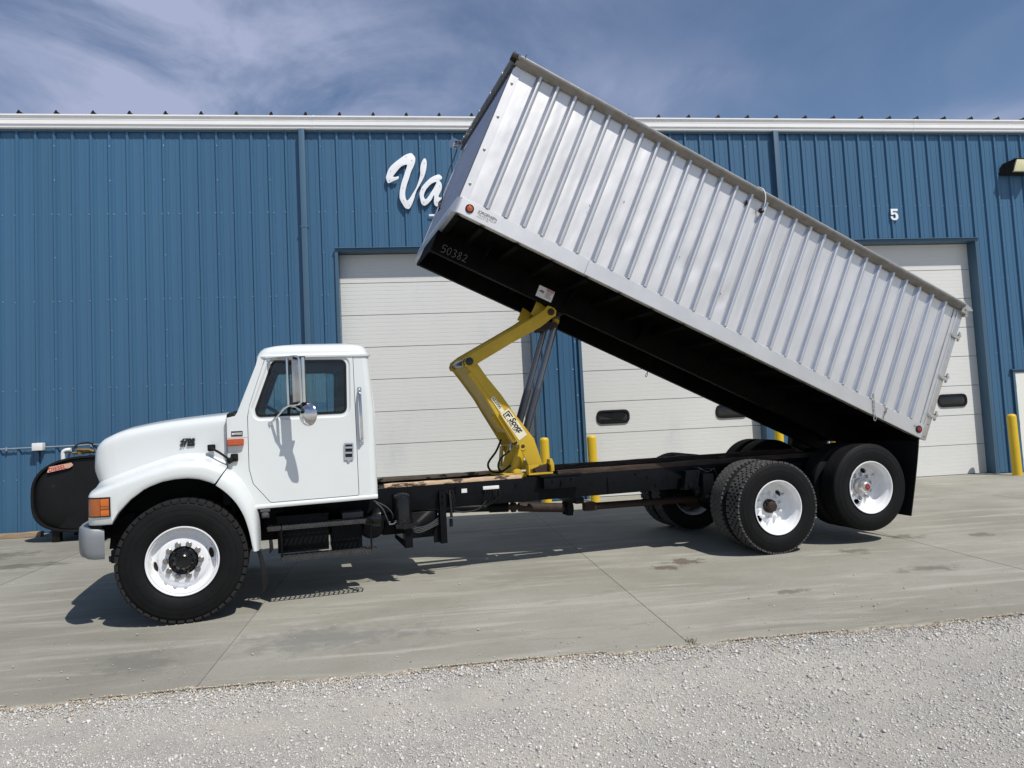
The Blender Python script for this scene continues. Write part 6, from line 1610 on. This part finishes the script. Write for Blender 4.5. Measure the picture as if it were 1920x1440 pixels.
UP = [(2.782, 2.268), (2.798, 2.316), (2.892, 2.382), (3.347, 2.623), (3.605, 2.761), (3.725, 2.836), (3.775, 2.892), (3.840, 2.880), (3.880, 2.835), (3.868, 2.775), (3.817, 2.750), (3.684, 2.652), (3.576, 2.598), (3.340, 2.482), (3.162, 2.384), (2.962, 2.276), (2.900, 2.236), (2.80, 2.225)]
for y0 in (-.420, .300):
    s = MB(); s.plate(UP, y0, y0 + .018); s.plate(UP, y0 + .112, y0 + .130); hp(s, 'upper_arm', M['yellow'], bevel=.003)
    s = MB(); rows = [[(x, y0 + .018, z - .002), (x, y0 + .112, z - .002), (x, y0 + .112, z + .010), (x, y0 + .018, z + .010)] for x, z in UP[1:6]]
    s.grid(rows, close=True); s.add(rows[0], [(0, 1, 2, 3)]); s.add(rows[-1], [(3, 2, 1, 0)]); hp(s, 'arm_top', M['yellow'])
    s = MB(); rows = [[(x, y0 + .018, z - .002), (x, y0 + .112, z - .002), (x, y0 + .112, z + .010), (x, y0 + .018, z + .010)] for x, z in UP[10:17]]
    s.grid(rows, close=True); s.add(rows[0], [(0, 1, 2, 3)]); s.add(rows[-1], [(3, 2, 1, 0)]); hp(s, 'arm_bottom', M['yellow'])
s = MB(); s.cyl((2.835, -.450, 2.283), (2.835, .430, 2.283), .043, 24); hp(s, 'elbow_pin', M['blackgloss'], bevel=.006)
s = MB(); s.cyl((3.81, -.43, 2.82), (3.81, .43, 2.82), .04, 20); hp(s, 'head_pin', M['rust'])
for y in (-.28, .26):
    s = MB(); s.add([(3.62, y, 2.82), (3.80, y, 2.74), (3.86, y, 2.86), (3.70, y, 2.97), (3.62, y + .02, 2.82), (3.80, y + .02, 2.74), (3.86, y + .02, 2.86), (3.70, y + .02, 2.97)], [(0, 1, 2, 3), (7, 6, 5, 4), (0, 1, 5, 4), (1, 2, 6, 5), (2, 3, 7, 6), (3, 0, 4, 7)]); hp(s, 'head_bracket', M['yellow'], bevel=.004)
s = MB(); s.box((3.84, -.30, 2.66), (3.92, .30, 2.72)); s.cyl((3.97, -.35, 2.83), (3.97, .35, 2.83), .035, 16); hp(s, 'head_tube', M['rust'])
AX = lambda z: 3.975 + (z - 2.80) * .3386
for y in (-.17, .20):
    c = lambda z: (AX(z), y, z)
    s = MB(); s.tube([c(2.70), c(2.84)], .034, 20); s.tube([c(2.72), c(2.765)], .041, 20, 1)
    cyl = hp(s, 'hoist_cylinder', [M['rod2'], M['yellow']])
    s = MB(); s.tube([c(1.93), c(2.72)], .040, 24); s.build('cylinder_rod', M['rod'], cyl)
    s = MB(); s.tube([c(1.24), c(1.94)], .047, 24); s.tube([c(1.93), c(1.96)], .049, 24); s.build('cylinder_stage', M['rod2'], cyl)
    s = MB(); s.tube([c(.93), c(1.235), c(1.30)], [.058, .058, .054], 24); s.build('cylinder_barrel', M['bollard'], cyl)
s = MB(); s.cyl((3.49, -.425, 1.316), (3.49, .405, 1.316), .0, 4) if False else None
s.lathe([(.038, .0), (.040, .008), (.030, .010), (.023, .006), (.022, -.01), (0, -.012)], 24, (3.409, -.400, 1.317)); s.cyl((3.409, -.39, 1.317), (3.409, .40, 1.317), .022, 16); hp(s, 'pivot_pin', M['yellow'])
s = MB(); s.lathe([(0, .001), (.019, .001)], 16, (3.409, -.4025, 1.317)); hp(s, 'pivot_bore', M['rust'])
for sy in (-1, 1):
    s = MB(); yy = lambda y: sy * y
    def bxx(a, b): s.box((a[0], min(yy(a[1]), yy(b[1])), a[2]), (b[0], max(yy(a[1]), yy(b[1])), b[2]))
    bxx((3.452, .340, 1.000), (3.735, .450, 1.018)); bxx((3.452, .340, 1.0185), (3.735, .352, 1.112)); bxx((3.452, .352, 1.0185), (3.468, .450, 1.108))
    s.prism([(3.716, 1.0185), (3.752, 1.03), (3.752, 1.10), (3.732, 1.168), (3.705, 1.16), (3.700, 1.11), (3.716, 1.09)], lambda a, b, t: (a, sy * t, b), .340, .450)
    s.prism(rounded([(3.47, 1.060), (3.575, 1.095), (3.575, 1.112), (3.47, 1.112)], .01), lambda a, b, t: (a, sy * t, b), .440, .450)
    hp(s, 'foot_bracket', M['yellow'], bevel=.004)
    s = MB(); bxx((3.535, .353, 1.020), (3.708, .400, 1.104)); hp(s, 'foot_block', M['rust'])
s = MB(); s.box((3.20, -.34, .975), (3.46, .34, 1.02)); s.cyl((3.36, -.34, 1.02), (3.36, .34, 1.02), .05, 18); hp(s, 'base_tube', M['yellow'], bevel=.004)
s = MB(); s.bar((3.37, .33, 1.30), (3.335, .33, .99), .02, .11, (0, 1, 0)); hp(s, 'far_leg', M['yellow'])
s = MB(); s.tube(catmull([(3.245, -.1, 1.40), (3.234, -.1, 1.37), (3.18, -.1, 1.265), (3.105, -.1, 1.175), (3.080, -.1, 1.130), (3.085, -.1, 1.085), (3.12, -.1, 1.042), (3.19, -.1, 1.028), (3.27, -.1, 1.04)], 5), .0125, 10); hp(s, 'hydraulic_hose', M['rubbertrim'])
s = MB(); s.tube(catmull([(3.345, -.15, 1.34), (3.336, -.15, 1.298), (3.318, -.15, 1.262), (3.26, -.15, 1.22), (3.211, -.15, 1.177), (3.184, -.15, 1.105), (3.20, -.15, 1.055), (3.225, -.15, 1.042), (3.27, -.15, 1.06), (3.33, -.15, 1.10)], 5), .0105, 10); hp(s, 'hydraulic_hose', M['rubbertrim'])
s = MB(); s.cyl((3.335, -.16, 1.30), (3.345, -.16, 1.345), .016, 10); s.cyl((3.35, -.16, 1.345), (3.40, -.16, 1.36), .014, 10); s.cyl((3.33, -.16, 1.272), (3.336, -.16, 1.30), .02, 6)
for q in range(5): s.cyl((3.34 + .012 * q, -.14 + .02 * (q % 2), 1.36), (3.352 + .012 * q, -.14, 1.40), .008, 6)
hp(s, 'hose_fitting', M['steel'])
# decals on the near plate of the lower arm
dx = Vector((.196, 0, -.297)).normalized(); dz = Vector((.297, 0, .196)).normalized()
def quad(o, w, h, y0, y1, name, m, parent=hoist):
    o = Vector((o[0], 0, o[1])); c = [o, o + dx * w, o + dx * w + dz * h, o + dz * h]
    s = MB(); s.prism([(q.x, q.z) for q in c], lambda a, b, t: (a, t, b), y0, y1); return s.build(name, m, parent, smooth=0)
q1 = quad((3.066, 1.868), .205, .048, -.4030, -.4005, 'model_decal', M['decal'])
o_ = Vector((3.066, 0, 1.868)) + dx * .010 + dz * .012
text('model_number', 'LL2000', .047, M['ink'], q1, frame((o_.x, -.4034, o_.z), dx, dz), .0003, space=1.02, bold=.0012)
o0 = Vector((3.172, 0, 1.690))
q2 = quad((o0.x, o0.z), .362, .112, -.4035, -.4005, 'maker_decal', M['decal'])
def dt(body, size, a, b, name, shear=0.0, bold=0.0, space=1.0):
    o = o0 + dx * a + dz * b; return text(name, body, size, M['ink'], q2, frame((o.x, -.4040, o.z), dx, dz), .0003, shear=shear, bold=bold, space=space)
dt('LEVEL LIFT', .0385, .085, .014, 'decal_word', 0.0, .0010, 1.05)
dt('Scott', .088, .105, .046, 'decal_word', .28, .0034, .98)
s = MB()
def dquad(a0, b0, a1, b1):
    c = [o0 + dx * a0 + dz * b0, o0 + dx * a1 + dz * b0, o0 + dx * a1 + dz * b1, o0 + dx * a0 + dz * b1]; s.prism([(q.x, q.z) for q in c], lambda a, b, t: (a, t, b), -.4042, -.4037)
dquad(.018, .012, .030, .100); dquad(.018, .088, .105, .100); dquad(.030, .012, .075, .022); dquad(.040, .060, .085, .078); dquad(.045, .030, .060, .060)
s.build('decal_frame', M['ink'], q2, smooth=0)
